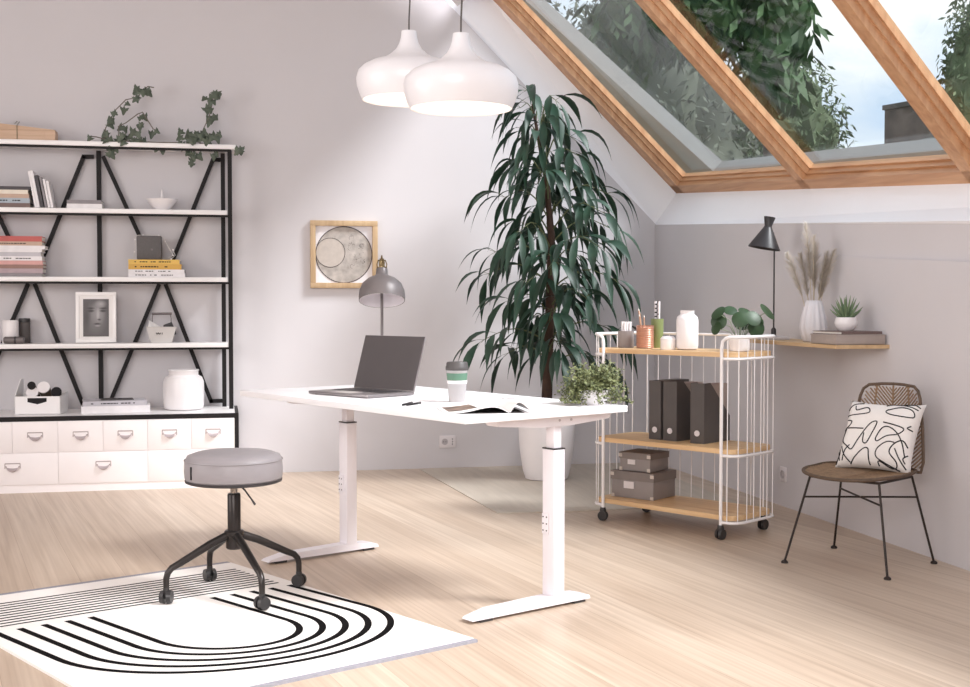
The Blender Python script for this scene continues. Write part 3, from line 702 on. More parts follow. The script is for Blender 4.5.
# ------------------------------------------------------------------ desk
DZ = .765
dyaw = rad(-63.55)
DK = thing('standing_desk', 'long white height adjustable desk on two white T-shaped legs', 'desk', (.834, 5.291, 0), dyaw)
MB().box((0, 0, DZ-.0125), (1.707, .813, .025), bev=.002).build('desktop', 'desk_white', DK)
for lx_, fy0, fy1, ly in ((.775, -.335, .25, .085), (-.60, -.42, .17, .02)):
    MB().box((lx_, ly, .325), (.068, .056, .57), bev=.004).build('outer_column', 'desk_leg', DK)
    MB().box((lx_, ly, .6125), (.069, .057, .005)).build('collar', 'dark_plastic', DK)
    MB().box((lx_, ly, .668), (.046, .04, .11), bev=.003).build('inner_column', 'desk_leg', DK)
    MB().prism([(-.3, DZ-.027), (.3, DZ-.027), (.28, DZ-.05), (.07, DZ-.066), (-.07, DZ-.066), (-.28, DZ-.05)], -.034, .034, lambda x, y, z: V((lx_+z, ly+x-.02, y))).build('bracket', 'desk_leg', DK)
    if lx_ > 0:
        mb = MB(); [mb.cyl((lx_+.034, ly+dy, DZ-.043), (lx_+.0365, ly+dy, DZ-.043), .005, n=10) for dy in (-.0, .06)]; mb.build('bolt', 'outlet_grey', DK)
    # foot with sloping ends
    mb = MB(); hw = .033
    mb.prism([(fy0, .012), (fy0+.03, .012), (fy1-.03, .012), (fy1, .012), (fy1-.005, .026), (fy1-.05, .038), (ly, .046), (fy0+.10, .038), (fy0+.01, .02)], lx_-hw, lx_+hw, lambda x, y, z: V((z, x, y)))
    mb.build('foot', 'desk_leg', DK, sharp=30)
    for fy in (fy0+.07, fy1-.05): MB().box((lx_, fy, .006), (.055, .06, .012), bev=.003).build('foot_pad', 'dark_plastic', DK)
    pl = MB().box((lx_-.012, ly-.030, .322), (.036, .008, .08), bev=.002).build('cover_plate', 'desk_leg', DK)
    mb = MB(); [mb.cyl((lx_-.012+dx, ly-.033, .322+dz), (lx_-.012+dx, ly-.0352, .322+dz), .0032, n=8) for dx in (-.01, .01) for dz in (-.026, 0, .026)]; mb.build('screw', 'dark_plastic', pl)
MB().box((.09, .1, DZ-.047), (1.28, .05, .035)).build('crossbar', 'desk_leg', DK)
MB().lathe([(.03, 0), (.03, .003), (.001, .003)], (.0, 0, 0), n=24).build('cable_grommet', 'outlet_grey', DK, loc=(.31, .243, DZ))

# laptop (width axis = local x, screen hinge at +y)
LP = thing('laptop', 'open grey laptop on the white desk', 'laptop', (.609, 5.496, DZ), -.964)
MB().box((0, 0, .009), (.40, .27, .013), bev=.004).build('base', 'laptop_grey', LP)
mb = MB(); mb.box((0, .035, .0155), (.34, .12, .001)); mb.build('keyboard_well', 'laptop_keys', LP)
mb = MB()
for i in range(14):
    for j in range(5): mb.box((-.156+i*.024, -.008+j*.0225, .0168), (.020, .0185, .0018))
mb.build('keys', 'dark_plastic', LP)
MB().box((0, -.082, .0157), (.13, .08, .0008)).build('trackpad', 'trackpad', LP)
mb = MB(); [mb.cyl((dx, dy, 0), (dx, dy, .003), .008, n=10) for dx in (-.17, .17) for dy in (-.11, .11)]; mb.build('rubber_foot', 'dark_plastic', LP)
R_ = rotx(rad(-17))
def lidp(x, z, y=0): return V((0, .132, .012))+R_ @ V((x, y, z))
mb = MB(); mb.box(lidp(0, .128), (.40, .007, .252), R_, bev=.003); sc_ = mb.build('lid', 'laptop_grey', LP)
MB().box(lidp(0, .129, -.0042), (.394, .0015, .244), R_).build('screen', 'laptop_screen', LP)
MB().cyl((-.15, .131, .012), (.15, .131, .012), .006, n=10).build('hinge', 'dark_plastic', LP)

# desk lamp
t = thing('desk_lamp', 'grey dome desk lamp with a brass cap behind the laptop', 'lamp', (.771, 6.03, DZ), rad(-7.0))
MB().lathe([(.085, 0), (.087, .006), (.08, .016), (.02, .022), (.001, .022)], n=36).build('base', 'lamp_grey', t)
MB().cyl((0, 0, .02), (0, 0, .545), .007, n=12).build('stem', 'lamp_grey', t)
RL = rotx(rad(-19)); cS = V((0, -.06, .462))
MB().lathe([(.110, -.05), (.1115, -.03), (.108, .0), (.096, .03), (.07, .055), (.04, .07), (.029, .082), (.027, .11), (.001, .112), (.001, .1), (.024, .078), (.036, .062), (.066, .048), (.09, .024), (.102, -.004), (.107, -.05)], cS, rot=RL, n=48).build('lamp_shade', ['lamp_grey'], t, sharp=50)
MB().lathe([(.1065, -.0495), (.1045, -.03), (.1, -.006), (.088, .022), (.064, .045), (.03, .058), (.001, .058), (.001, .054), (.03, .054), (.063, .041), (.086, .02), (.098, -.007), (.1025, -.03), (.104, -.0495)], cS, rot=RL, n=48).build('shade_lining', 'lamp_inner', t, sharp=50)
mb = MB(); mb.lathe([(.025, .112), (.026, .116), (.018, .12), (.013, .122), (.013, .15), (.016, .154), (.006, .165), (.003, .18), (.001, .182)], cS, rot=RL, n=20)
for k in range(6):
    a = k*PI/3; mb.tube([cS+RL @ V((.021*math.cos(a), .021*math.sin(a), .114)), cS+RL @ V((.024*math.cos(a), .024*math.sin(a), .135)), cS+RL @ V((.016*math.cos(a), .016*math.sin(a), .158))], .0028, 6)
mb.build('brass_cap', 'brass', t)
MB().tube([(0, 0, .54), (0, -.02, .555), (0, -.05, .565)], .007, 10).build('arm_joint', 'brass', t)

# coffee cup
t = thing('coffee_cup', 'white takeaway coffee cup with a green band and grey lid', 'cup', (.95, 5.02, DZ)); t.scale = (1.08, 1.08, 1.06)
MB().lathe([(.030, 0), (.031, .002), (.0395, .118), (.041, .12), (.041, .123), (.001, .123)], n=40).build('cup_body', 'cup_white', t)
MB().lathe([(.0362, .083), (.0390, .112), (.0402, .112), (.0374, .083)], n=40).build('green_band', 'cup_green', t, label='green band')
MB().lathe([(.0375, .072), (.0392, .082), (.0392, .084), (.036, .084)], n=40).build('sleeve_rim', 'ceramic_white', t)
MB().lathe([(.0425, .123), (.0435, .126), (.0435, .136), (.041, .14), (.0405, .15), (.037, .155), (.033, .152), (.001, .152)], n=40).build('lid', 'cup_lid', t, label='grey lid')
# pens
for i, (x_, y_, a_, lab) in enumerate(((.728, 4.915, rad(62), 'black pen lying on the desk nearer the laptop'), (.752, 4.905, rad(52), 'black pen lying on the desk nearer the coffee cup'))):
    t = thing('pen', lab, 'pen', (x_, y_, DZ), a_, 'two black pens on the desk')
    MB().tube([(-.058, 0, .0045), (-.05, 0, .0045), (.03, 0, .0045)], [.002, .0045, .0045], 10).build('barrel', 'ink', t)
    MB().tube([(.03, 0, .0045), (.058, 0, .0045)], .0048, 10).build('cap', 'dark_plastic', t)
# open magazine
t = thing('open_magazine', 'open magazine with arched white pages on the near end of the desk', 'magazine', (1.045, 4.60, DZ), rad(-2))
def pageL(u, v): return V((-.235+.235*u, -.13+.27*v, .004+.022*math.sin(PI*u**2.2)*(.6+.4*(1-v))))
def pageR(u, v):
    a = u*PI*.95; return V((.004+.085*u-.02*math.sin(a)*u, -.13+.27*v, .004+.038*math.sin(a)*(1-.25*v)))
MB().sheet(pageL, 18, 6, .003, (0, 0, 1)).build('left_page', 'paper', t)
MB().sheet(pageR, 18, 6, .003, (0, 0, 1)).build('right_page', 'paper', t)
MB().sheet(lambda u, v: pageL(.08+.45*u, .2+.7*v)+V((0, 0, .0012)), 10, 5, .001, (0, 0, 1)).build('page_picture', 'photo_print', t)
MB().sheet(lambda u, v: V((-.232+.29*u, -.128+.266*v, .0018)), 4, 2, .0016, (0, 0, 1)).build('cover', 'paper_dark', t)
# herb plant
t = thing('potted_herb', 'small bushy green plant in a white bowl at the desk corner', 'plant', (1.462, 4.785, DZ))
MB().lathe([(.04, 0), (.045, .004), (.062, .03), (.068, .055), (.068, .06), (.062, .06), (.055, .03), (.001, .025)], n=36).build('pot', 'pot_white', t)
rnd = random.Random(21)
mbs = [MB(), MB()]; st = MB()
for i in range(150):
    a = rnd.uniform(0, 2*PI); e = rnd.uniform(-.05, 1.4); l = rnd.uniform(.06, .125)
    b0 = V((.03*math.cos(a), .03*math.sin(a), .055)); d = V((math.cos(a)*math.cos(e), math.sin(a)*math.cos(e), math.sin(e)))
    pts = [b0+d*l*k/4+V((0, 0, .012*k-.0055*k*k*(1.3-e*.5))) for k in range(5)]
    for q in pts: q.z = max(q.z, .012)
    st.tube(pts, .0009, 4)
    for k in range(1, 5):
        for _ in range(7):
            p = pts[k]+V((rnd.gauss(0, .009), rnd.gauss(0, .009), rnd.gauss(0, .008)))
            p.z = max(p.z, .012)
            q = V((rnd.uniform(-1, 1), rnd.uniform(-1, 1), rnd.uniform(-.3, 1))).normalized(); w_ = q.orthogonal().normalized(); s_ = rnd.uniform(.008, .013)
            mbs[0 if rnd.random() < .68 else 1].quad(p, p+q*s_*.6+w_*s_*.45, p+q*s_*1.3, p+q*s_*.6-w_*s_*.45)
st.build('stems', 'twig', t); mbs[0].build('leaves', 'herb_leaf', t); mbs[1].build('inner_leaves', 'herb_dark', t)

# ------------------------------------------------------------------ stool
SC = (.052, 5.03)
t = thing('swivel_stool', 'round grey cushioned swivel stool on four black casters', 'stool', (*SC, .011), rad(20))
MB().lathe([(.001, .462), (.186, .462), (.1905, .472), (.192, .50), (.190, .538), (.181, .558), (.15, .569), (.08, .572), (.001, .572)], n=64).build('seat', 'grey_leather', t, sharp=70)
MB().lathe([(.001, .451), (.180, .451), (.189, .455), (.190, .4635), (.001, .4638)], n=64).build('seat_plate', 'dark_plastic', t)
MB().tube([(.1912*math.cos(2*PI*k/64), .1912*math.sin(2*PI*k/64), .541) for k in range(64)], .0022, 6, closed=True).build('seam_piping', 'grey_leather', t)
a_ = rad(172)
MB().box((.1925*math.cos(a_+.35), .1925*math.sin(a_+.35), .502), (.003, .008, .05), rotz(a_+.35)).build('seam_tab', 'ink', t)
MB().cyl((0, 0, .405), (0, 0, .4515), .014).build('gas_lift', 'chrome', t)
MB().lathe([(.026, .255), (.026, .40), (.023, .406), (.001, .406)], n=28).build('column', 'charcoal_metal', t)
MB().lathe([(.028, .185), (.033, .19), (.033, .235), (.039, .24), (.039, .255), (.034, .26), (.001, .26)], n=28).build('hub', 'charcoal_metal', t)
la = rad(-32)-rad(20)
MB().tube([(.03*math.cos(la), .03*math.sin(la), .436), (.05*math.cos(la), .05*math.sin(la), .42), (.08*math.cos(la), .08*math.sin(la), .385), (.095*math.cos(la), .095*math.sin(la), .365)], [.0035, .0035, .0035, .005], 8).build('height_lever', 'dark_plastic', t)
for k in range(4):
    a = k*PI/2; u = V((math.cos(a), math.sin(a), 0)); Rr = .276 if k % 2 == 0 else .288
    pts = [u*.02+V((0, 0, .243)), u*.1+V((0, 0, .212)), u*(Rr-.055)+V((0, 0, .151)), u*(Rr-.022)+V((0, 0, .136)), u*(Rr-.006)+V((0, 0, .118)), u*Rr+V((0, 0, .095)), u*Rr+V((0, 0, .05))]
    lg = MB().tube(pts, [.017, .016, .014, .013, .0125, .012, .011], 12).build('leg', 'charcoal_metal', t)
    ca = a+.7+k*.9; ax = V((math.cos(ca), math.sin(ca), 0)); P0 = u*Rr
    mb = MB()
    for s_ in (-1, 1): mb.cyl(P0+ax*s_*.006+V((0, 0, .027)), P0+ax*s_*.022+V((0, 0, .027)), .0268, .024, 22)
    mb.cyl(P0-ax*.018+V((0, 0, .027)), P0+ax*.018+V((0, 0, .027)), .008, None, 10); mb.cyl(P0+V((0, 0, .03)), P0+V((0, 0, .062)), .013, .012, 14)
    mb.build('caster', 'caster_black', lg)

# ------------------------------------------------------------------ rug
RO = V((.856, 4.21, 0)); ra = rad(26.5)
rg = V((-math.cos(ra), -math.sin(ra), 0)); rb = V((-math.sin(ra), math.cos(ra), 0))
RW, RLn = 1.27, 1.665
mb = MB()
fr = lambda x, y, z: RO+rg*(x+.047*y)+rb*y+V((0, 0, z))
mb.prism([(0, 0), (RW, 0), (RW, RLn), (0, RLn)], 0.0, .010, fr)
mb.mi = 2
for x0_, x1_, y0_, y1_ in ((0, RW, -.02, 0), (0, RW, RLn, RLn+.035)): mb.prism([(x0_, y0_), (x1_, y0_), (x1_, y1_), (x0_, y1_)], 0, .009, fr)
mb.mi = 1
for k in range(10):
    y_ = 1.172+k*.0385; mb.prism([(.055, y_), (RW-.055, y_), (RW-.055, y_+.0125), (.055, y_+.0125)], .0098, .0108, fr)
for k in range(5):
    hw = .245+k*.086; ry = .252+k*.06; lw = .0125
    L1 = [(.635-hw, 1.11)]+[(.635-hw*math.cos(PI*j/40), .63-ry*math.sin(PI*j/40)) for j in range(41)]+[(.635+hw, 1.11)]
    L1 = [(x-.045*(1.11-y)/.6, y) for x, y in L1]
    for j in range(len(L1)-1):
        p, q = V((*L1[j], 0)), V((*L1[j+1], 0))
        def nrm(i):
            a = V((*L1[max(i-1, 0)], 0)); b_ = V((*L1[min(i+1, len(L1)-1)], 0)); d_ = (b_-a).normalized(); return V((-d_.y, d_.x, 0))*lw
        n0, n1 = nrm(j), nrm(j+1)
        mb.prism([((p-n0).x, (p-n0).y), ((q-n1).x, (q-n1).y), ((q+n1).x, (q+n1).y), ((p+n0).x, (p+n0).y)], .0098, .0108, fr)
tag(mb.build('rug', ['rug_cream', 'rug_black', 'rug_edge']), 'cream rug with black nested arches and thin black stripes under the stool', 'rug')

# ------------------------------------------------------------------ tall plant and the grey floor patch
tag(MB().prism([(1.36, 8.6), (1.50, 6.72), (1.9, 6.69), (2.95, 6.75), (2.95, 8.6)], 0, .004).build('floor_tone', 'floor_reflection_grey'), 'thin taupe sheet painting a floor reflection under the tall potted plant', 'floor patch')  # added sheet: the greyer tone of a floor reflection put into its colour
PX, PY = 2.11, 7.97
t = thing('tall_ficus', 'tall drooping dark green ficus in a white floor pot', 'plant', (PX, PY, .004))
MB().lathe([(.128, 0), (.14, .004), (.158, .06), (.178, .2), (.19, .38), (.195, .52), (.195, .535), (.185, .535), (.18, .48), (.001, .48)], n=56).build('pot', 'pot_white', t)
MB().lathe([(.001, .479), (.178, .481), (.12, .495), (.001, .5)], n=24).build('soil', 'soil', t)
rnd = random.Random(12)
trunk = [(0, 0, .48), (.01, 0, .8), (.02, -.01, 1.2), (.03, 0, 1.6), (.0, .01, 1.95), (-.07, 0, 2.3), (-.10, 0, 2.46)]
MB().tube(trunk, [.036, .033, .029, .024, .017, .011, .005], 12).build('trunk', 'ficus_bark', t)
def tr_at(z):
    for a, b_ in zip(trunk, trunk[1:]):
        if a[2] <= z <= b_[2]:
            k = (z-a[2])/(b_[2]-a[2]); return V(a)*(1-k)+V(b_)*k
    return V(trunk[-1])
lf = MB(); br_ = MB()
def leaf(p, d, L, wd):
    d = d.normalized(); cur = V(p); side = d.cross(V((0, 0, 1)))
    if side.length < .05: side = V((1, 0, 0))
    side.normalize(); side = Matrix.Rotation(rnd.uniform(-.7, .7), 3, d) @ side
    prof = [.06, .5, .88, 1.0, .85, .5, .2, .02]; rows = []; dr = rnd.uniform(.22, .42)
    for i, q in enumerate(prof):
        up = side.cross(d).normalized(); w_ = wd*q
        rows.append((lf.bm.verts.new(cur-side*w_+up*w_*.3), lf.bm.verts.new(cur), lf.bm.verts.new(cur+side*w_+up*w_*.3)))
        d = (d+V((0, 0, -dr))).normalized(); side = (side-d*side.dot(d)).normalized(); cur = cur+d*L/7
    for r0, r1 in zip(rows, rows[1:]):
        lf.bm.faces.new((r0[0], r0[1], r1[1], r1[0])); lf.bm.faces.new((r0[1], r0[2], r1[2], r1[1]))
# branches: height on trunk, reach, rise
def f_(z): return (z-.74)/1.5
spec = []
for i in range(40):
    z = .74+1.5*(i/39); f = (z-.74)/1.5
    reach = (.50*(1-max(0, f-.5)/.5*.62))*(.6+.5*rnd.random())
    spec.append((z, i*2.399+rnd.uniform(-.4, .4), reach, .12+.16*f))
spec += [(2.40, 3.6, .05, .16), (2.34, 1.0, .12, .14)]
for z, az, reach, rise in spec:
    p0 = tr_at(z); u = V((math.cos(az), math.sin(az), 0))
    if u.y > .2: reach *= .8
    pts = [p0+u*reach*k/6+V((0, 0, rise*math.sin(min(1, k/6*1.15)*PI*.62)-.2*reach*(k/6)**2)) for k in range(7)]
    br_.tube(pts, [.006, .0055, .005, .004, .0035, .003, .002], 5)
    nl = 4 if reach > .2 and f_(z) < .8 else 2
    for k in range(nl+1):
        q = (k+1.1)/(nl+1.1)*6; i = min(5, int(q)); p = pts[i].lerp(pts[i+1], q-i)
        for s_ in ((-1, 1) if k < nl else (-.5, .5, 0)):
            sd = V((-u.y, u.x, 0))*s_
            d = u*rnd.uniform(.2, .8)+sd*rnd.uniform(.2, .9)+V((0, 0, rnd.uniform(-.5, .35)))
            d.normalize(); pl = rnd.uniform(.03, .06); pe = p+d*pl
            br_.tube([p, pe], .0016, 4)
            leaf(pe, d, rnd.uniform(.24, .36), rnd.uniform(.021, .031))
br_.build('branches', 'twig', t); lf.build('foliage', 'ficus_leaf', t, sharp=80)

# ------------------------------------------------------------------ cart
CC = V((2.369, 6.179, 0)); cy = math.atan2(-.84, .542)
CT = thing('serving_cart', 'white wire cart with three wooden shelves on black casters', 'cart', CC, cy)
hx, hy = .376, .19
def endloop(sx, z, bulge=.085):
    P = [(hx, -hy), (hx+bulge*.55, -hy+.004), (hx+bulge*.88, -hy+.03), (hx+bulge, -hy+.075), (hx+bulge, 0), (hx+bulge, hy-.075), (hx+bulge*.88, hy-.03), (hx+bulge*.55, hy-.004), (hx, hy)]
    return [V((x*sx, y, z)) for x, y in P]
TOP = 1.0
for sx in (-1, 1):
    L0 = endloop(sx, TOP)
    pts = [V((sx*hx, -hy, .07)), V((sx*hx, -hy, .5)), V((sx*hx, -hy, TOP-.05)), V((sx*(hx+.006), -hy, TOP-.02)), V((sx*(hx+.025), -hy+.002, TOP-.004))]+L0[1:8]+[V((sx*hx, hy, TOP))]
    MB().tube(pts, .0085, 10).build('end_frame', 'cart_white', CT)
    MB().cyl((sx*hx, hy, .07), (sx*hx, hy, TOP), .0035, n=8).build('rear_post', 'cart_white', CT)
    for z in (.893, .415, .085): MB().tube(endloop(sx, z), .007, 8).build('shelf_rail', 'cart_white', CT)
    for q in ((hx+.035, -hy+.002), (hx+.076, -hy+.035), (hx+.085, -.09), (hx+.085, -.03), (hx+.085, .03), (hx+.085, .09), (hx+.076, hy-.035)):
        MB().cyl((sx*q[0], q[1], .085), (sx*q[0], q[1], TOP), .0024, n=6).build('wire', 'cart_white', CT)
for z in (TOP, .085): MB().cyl((-hx, hy, z), (hx, hy, z), .0065, n=8).build('back_rail', 'cart_white', CT)
for k in range(9):
    x = -hx+(k+1)*2*hx/10; MB().cyl((x, hy, .085), (x, hy, TOP), .0024, n=6).build('wire', 'cart_white', CT)
for z in (.912, .434, .106):
    P = [(q.x, q.y) for q in endloop(1, 0, .07)]; P = [(x, y*.955) for x, y in P]; P = P+[(-x, y) for x, y in P[::-1]]
    MB().prism(P, z-.011, z+.013).build('shelf_board', 'cart_wood', CT, sharp=30)
for sx in (-1, 1):
    for sy in (-1, 1):
        mb = MB(); p = V((sx*hx, sy*hy, 0)); ax = V((math.sin(.6+sx), math.cos(.6+sx), 0))
        for s_ in (-1, 1): mb.cyl(p+ax*s_*.004+V((0, 0, .028)), p+ax*s_*.018+V((0, 0, .028)), .028, .025, 20)
        mb.cyl(p-ax*.012+V((0, 0, .028)), p+ax*.012+V((0, 0, .028)), .009, None, 10); mb.lathe([(.016, .045), (.018, .055), (.014, .072), (.001, .072)], p, 14)
        mb.build('caster', 'caster_black', CT)
def cpos(x, y, z): return CC+Matrix.Rotation(cy, 3, 'Z') @ V((x, y, z))
Z3, Z2, Z1 = .9255, .4475, .1195
t = thing('pencil_cup', 'grey cylinder cup full of white markers on the cart', 'cup', cpos(-.36, -.02, Z3), cy)
MB().lathe([(.042, 0), (.044, .003), (.044, .09), (.04, .09), (.039, .01), (.001, .008)], n=32).build('cup', 'cup_grey', t)
for k in range(12):
    a = k*2.4; r_ = .008+.022*(k/12); MB().cyl((r_*math.cos(a), r_*math.sin(a), .01), (r_*math.cos(a)*1.05, r_*math.sin(a)*1.05, .136+.004*(k % 2)), .0062, n=10).build('marker', 'ceramic_white', t)
t = thing('copper_pot', 'ribbed copper pencil pot on the cart beside the grey cup', 'pot', cpos(-.222, -.03, Z3), cy)
pr = [(.04, 0)]; 
for k in range(12): pr += [(.0475, .004+k*.0095), (.0455, .009+k*.0095)]
MB().lathe(pr+[(.0475, .122), (.044, .122), (.043, .01), (.001, .008)], n=36).build('pot', 'copper', t)
for k, (a, tl) in enumerate(((3.6, .2), (3.2, .185), (2.4, .165), (4.3, .17))):
    tp = thing('pencil', ['wooden pencil standing tallest in the copper pot', 'wooden pencil second tallest in the copper pot', 'short wooden pencil at the right inside the copper pot', 'wooden pencil leaning at the rear of the copper pot'][k], 'pencil', cpos(-.222, -.03, Z3), cy, 'pencils in the copper pot')
    MB().tube([(.01*math.cos(a), .01*math.sin(a), .012), (.034*math.cos(a), .034*math.sin(a), tl)], .0036, 6).build('shaft', 'pencil_wood', tp)
    e = V((.034*math.cos(a), .034*math.sin(a), tl)); MB().tube([e, e+V((.003*math.cos(a), .003*math.sin(a), .014))], [.0036, .0006], 6).build('tip', 'pages', tp)
t = thing('tall_tumbler', 'tall green tumbler behind the copper pot on the cart', 'tumbler', cpos(-.225, .08, Z3), cy)
MB().lathe([(.03, 0), (.032, .003), (.034, .156), (.031, .156), (.029, .01), (.001, .008)], n=28).build('tumbler', 'green_glaze', t)
mk('straw_stripe', (236, 232, 234), .5)
for k, (dx, dy) in enumerate(((-.009, 0), (.004, .006), (.012, -.004))):
    ts = thing('paper_straw', ['black and white paper straw at the left in the green tumbler', 'black and white paper straw in the middle of the green tumbler', 'black and white paper straw at the right in the green tumbler'][k], 'straw', cpos(-.225, .08, Z3), cy, 'straws in the green tumbler')
    MB().cyl((dx, dy, .012), (dx*1.3, dy*1.3, .25), .0065, n=10).build('tube', 'straw_stripe', ts)
    mb = MB(); [mb.cyl((dx*1.15, dy*1.15, .165+q*.022+k*.006), (dx*1.15+.0005, dy*1.15, .172+q*.022+k*.006), .0069, n=10) for q in range(4)]; mb.build('stripe', 'ink', ts)
t = thing('small_jar', 'low white lidded jar between the copper pot and the tall vase', 'jar', cpos(-.018, -.10, Z3), cy)
MB().lathe([(.037, 0), (.039, .003), (.039, .045), (.001, .045)], n=32).build('body', 'ceramic_white', t)
MB().lathe([(.039, .0455), (.039, .058), (.028, .07), (.001, .072)], n=32).build('lid', 'ceramic_white', t)
t = thing('tall_vase', 'tall white bottle vase with a short neck in the middle of the cart', 'vase', cpos(.06, -.04, Z3), cy)
MB().lathe([(.044, 0), (.054, .006), (.057, .025), (.057, .15), (.052, .17), (.04, .18), (.036, .183), (.036, .2), (.038, .203), (.033, .203), (.031, .18), (.05, .15), (.05, .02), (.001, .012)], n=44).build('vessel', 'ceramic_white', t)
# pilea
t = thing('potted_pilea', 'round-leaved green houseplant in a white pot at the cart end', 'plant', cpos(.352, .0, Z3), cy)
MB().lathe([(.045, 0), (.05, .003), (.055, .075), (.0555, .082), (.05, .082), (.045, .06), (.001, .058)], n=36).build('pot', 'pot_white', t)
MB().lathe([(.001, .058), (.047, .06), (.001, .066)], n=20).build('soil', 'soil', t)
st = MB(); lf = MB()
cR = Matrix.Rotation(-cy, 3, 'Z')
rtv = cR @ V((math.cos(rad(-12)), math.sin(rad(-12)), 0)); fwv = cR @ V((-math.sin(rad(-12)), math.cos(rad(-12)), 0))
def pil(a, h, f, r_, nx, nz, ny=-.5):
    h = h*1.1+.022; r_ = r_*1.16; a = a*1.03
    c = rtv*a+fwv*f+V((0, 0, h)); n_ = (rtv*nx+fwv*ny+V((0, 0, nz))).normalized(); u = n_.orthogonal().normalized(); w_ = n_.cross(u)
    cen = lf.bm.verts.new(c+n_*r_*.12); ring_ = [lf.bm.verts.new(c+(u*math.cos(2*PI*k/20)+w_*math.sin(2*PI*k/20))*r_) for k in range(20)]
    mid = [lf.bm.verts.new(c+n_*r_*.1+(u*math.cos(2*PI*k/20)+w_*math.sin(2*PI*k/20))*r_*.55) for k in range(20)]
    for k in range(20):
        lf.bm.faces.new((cen, mid[k], mid[(k+1) % 20])); lf.bm.faces.new((mid[k], ring_[k], ring_[(k+1) % 20], mid[(k+1) % 20]))
    st.tube([rtv*a*.12+V((0, 0, .06)), rtv*a*.45+fwv*f*.4+V((0, 0, .06+(h-.06)*.7)), c], .0022, 6)
for q in ((-.01, .125, -.06, .036, -.1, .35, -1), (.055, .13, -.05, .036, .25, .5, -1), (-.105, .155, .0, .036, -.75, .75, -.45), (-.1, .115, .01, .036, -.5, .2, -1), (-.04, .165, .03, .03, 0, .7, -.6), (.035, .16, .05, .03, .2, .8, -.5), (.135, .16, .0, .044, .62, .62, -.45), (.075, .085, -.03, .04, .3, .1, -1), (.105, .09, .02, .034, .8, .15, -.6), (-.115, .085, .0, .03, -.85, .25, -.5), (.02, .1, .05, .034, 0, .6, -.6), (.1, .125, .06, .036, .5, .5, -.6)): pil(*q)
st.build('stems', 'pilea_stem', t); lf.build('leaves', 'pilea_leaf', t)
# binders on the middle shelf
def binder(label, x, w, rz_, slant):
    t = thing('magazine_file', label, 'file', cpos(x, .055, Z2), cy+rz_, 'charcoal file boxes on the cart')
    D, H = .25, .31; th = .004; mb = MB()
    side = [(-D/2, 0), (D/2, 0), (D/2, .16 if slant else H), (-D/2+.09 if slant else D/2, H if not slant else H), (-D/2, H)] if not slant else [(-D/2, 0), (D/2, 0), (D/2, .13), (-D/2+.06, H), (-D/2, H)]
    if not slant: side = [(-D/2, 0), (D/2, 0), (D/2, H), (-D/2, H)]
    for s_ in (-1, 1): mb.prism(side, s_*w/2-(th if s_ > 0 else 0), s_*w/2+(th if s_ < 0 else 0), lambda a, b_, c: V((c, a, b_)))
    mb.box((0, -D/2+th/2, H/2), (w-2*th, th, H)); mb.box((0, D/2-th/2, .065 if slant else H/2), (w-2*th, th, .13 if slant else H)); mb.box((0, 0, th/2), (w-2*th, D-2*th, th))
    if not slant: mb.box((0, 0, H-th/2), (w-2*th, D-2*th, th))
    mb.build('case', 'binder', t, sharp=20)
    MB().lathe([(.0155, 0), (.0155, .003), (.009, .003), (.009, .0012), (.001, .0012)], (0, -D/2, .052), rot=rotx(PI/2), n=24).build('finger_ring', 'label_white', t)
    if slant:
        for k in range(3):
            tm = thing('magazine', ['pale magazine at the left side of the '+label, 'pale magazine in the middle of the '+label, 'pale magazine at the right side of the '+label][k], 'magazine', cpos(x, .055, Z2), cy+rz_, 'magazines in the charcoal files')
            MB().box((-w/2+.016+k*(w-.032)/2, .004, .155), (.014, D-.02, .29)).build('pages', 'box_taupe' if k != 1 else 'book_mauve', tm)
binder('closed charcoal file at the left of the three', -.124, .076, 0, False)
binder('middle charcoal file of the three', -.026, .086, 0, True)
binder('charcoal file at the right of the three', .14, .082, rad(3), True)
# storage boxes on the bottom shelf
def sbox(label, x, y, z, w, d, h, rz_):
    t = thing('storage_box', label, 'box', cpos(x, y, z), cy+rz_, 'grey lidded boxes on the cart')
    MB().box((0, 0, h*.5), (w, d, h-.002), bev=.002).build('box_body', 'box_grey', t)
    mb = MB(); lh = h*.30; mb.box((0, 0, h+.002), (w+.008, d+.008, .005)); 
    for c, q in (((0, -d/2-.0025, h-lh/2), (w+.008, .003, lh)), ((0, d/2+.0025, h-lh/2), (w+.008, .003, lh)), ((-w/2-.0025, 0, h-lh/2), (.003, d+.002, lh)), ((w/2+.0025, 0, h-lh/2), (.003, d+.002, lh))): mb.box(c, q)
    mb.build('lid', 'box_lid', t)
    MB().box((-.02, -d/2-.0025, h*.52), (w*.24, .005, h*.27)).build('label_holder', 'label_white', t, label='white label holder')
    for sx in (-1, 1): MB().box((sx*(w/2-.008), -d/2-.001, .01), (.02, .004, .018)).build('metal_corner', 'steel_corner', t)
    for sx in (-1, 1): MB().box((sx*(w/2-.006), -d/2-.0045, h-.012), (.022, .003, .018)).build('metal_corner', 'steel_corner', t)
sbox('larger grey lidded box on the bottom shelf, under the small one', -.275, .03, Z1, .262, .225, .138, rad(6))
sbox('smaller grey lidded box stacked on the larger one', -.272, .03, Z1+.1445, .19, .185, .095, rad(6))

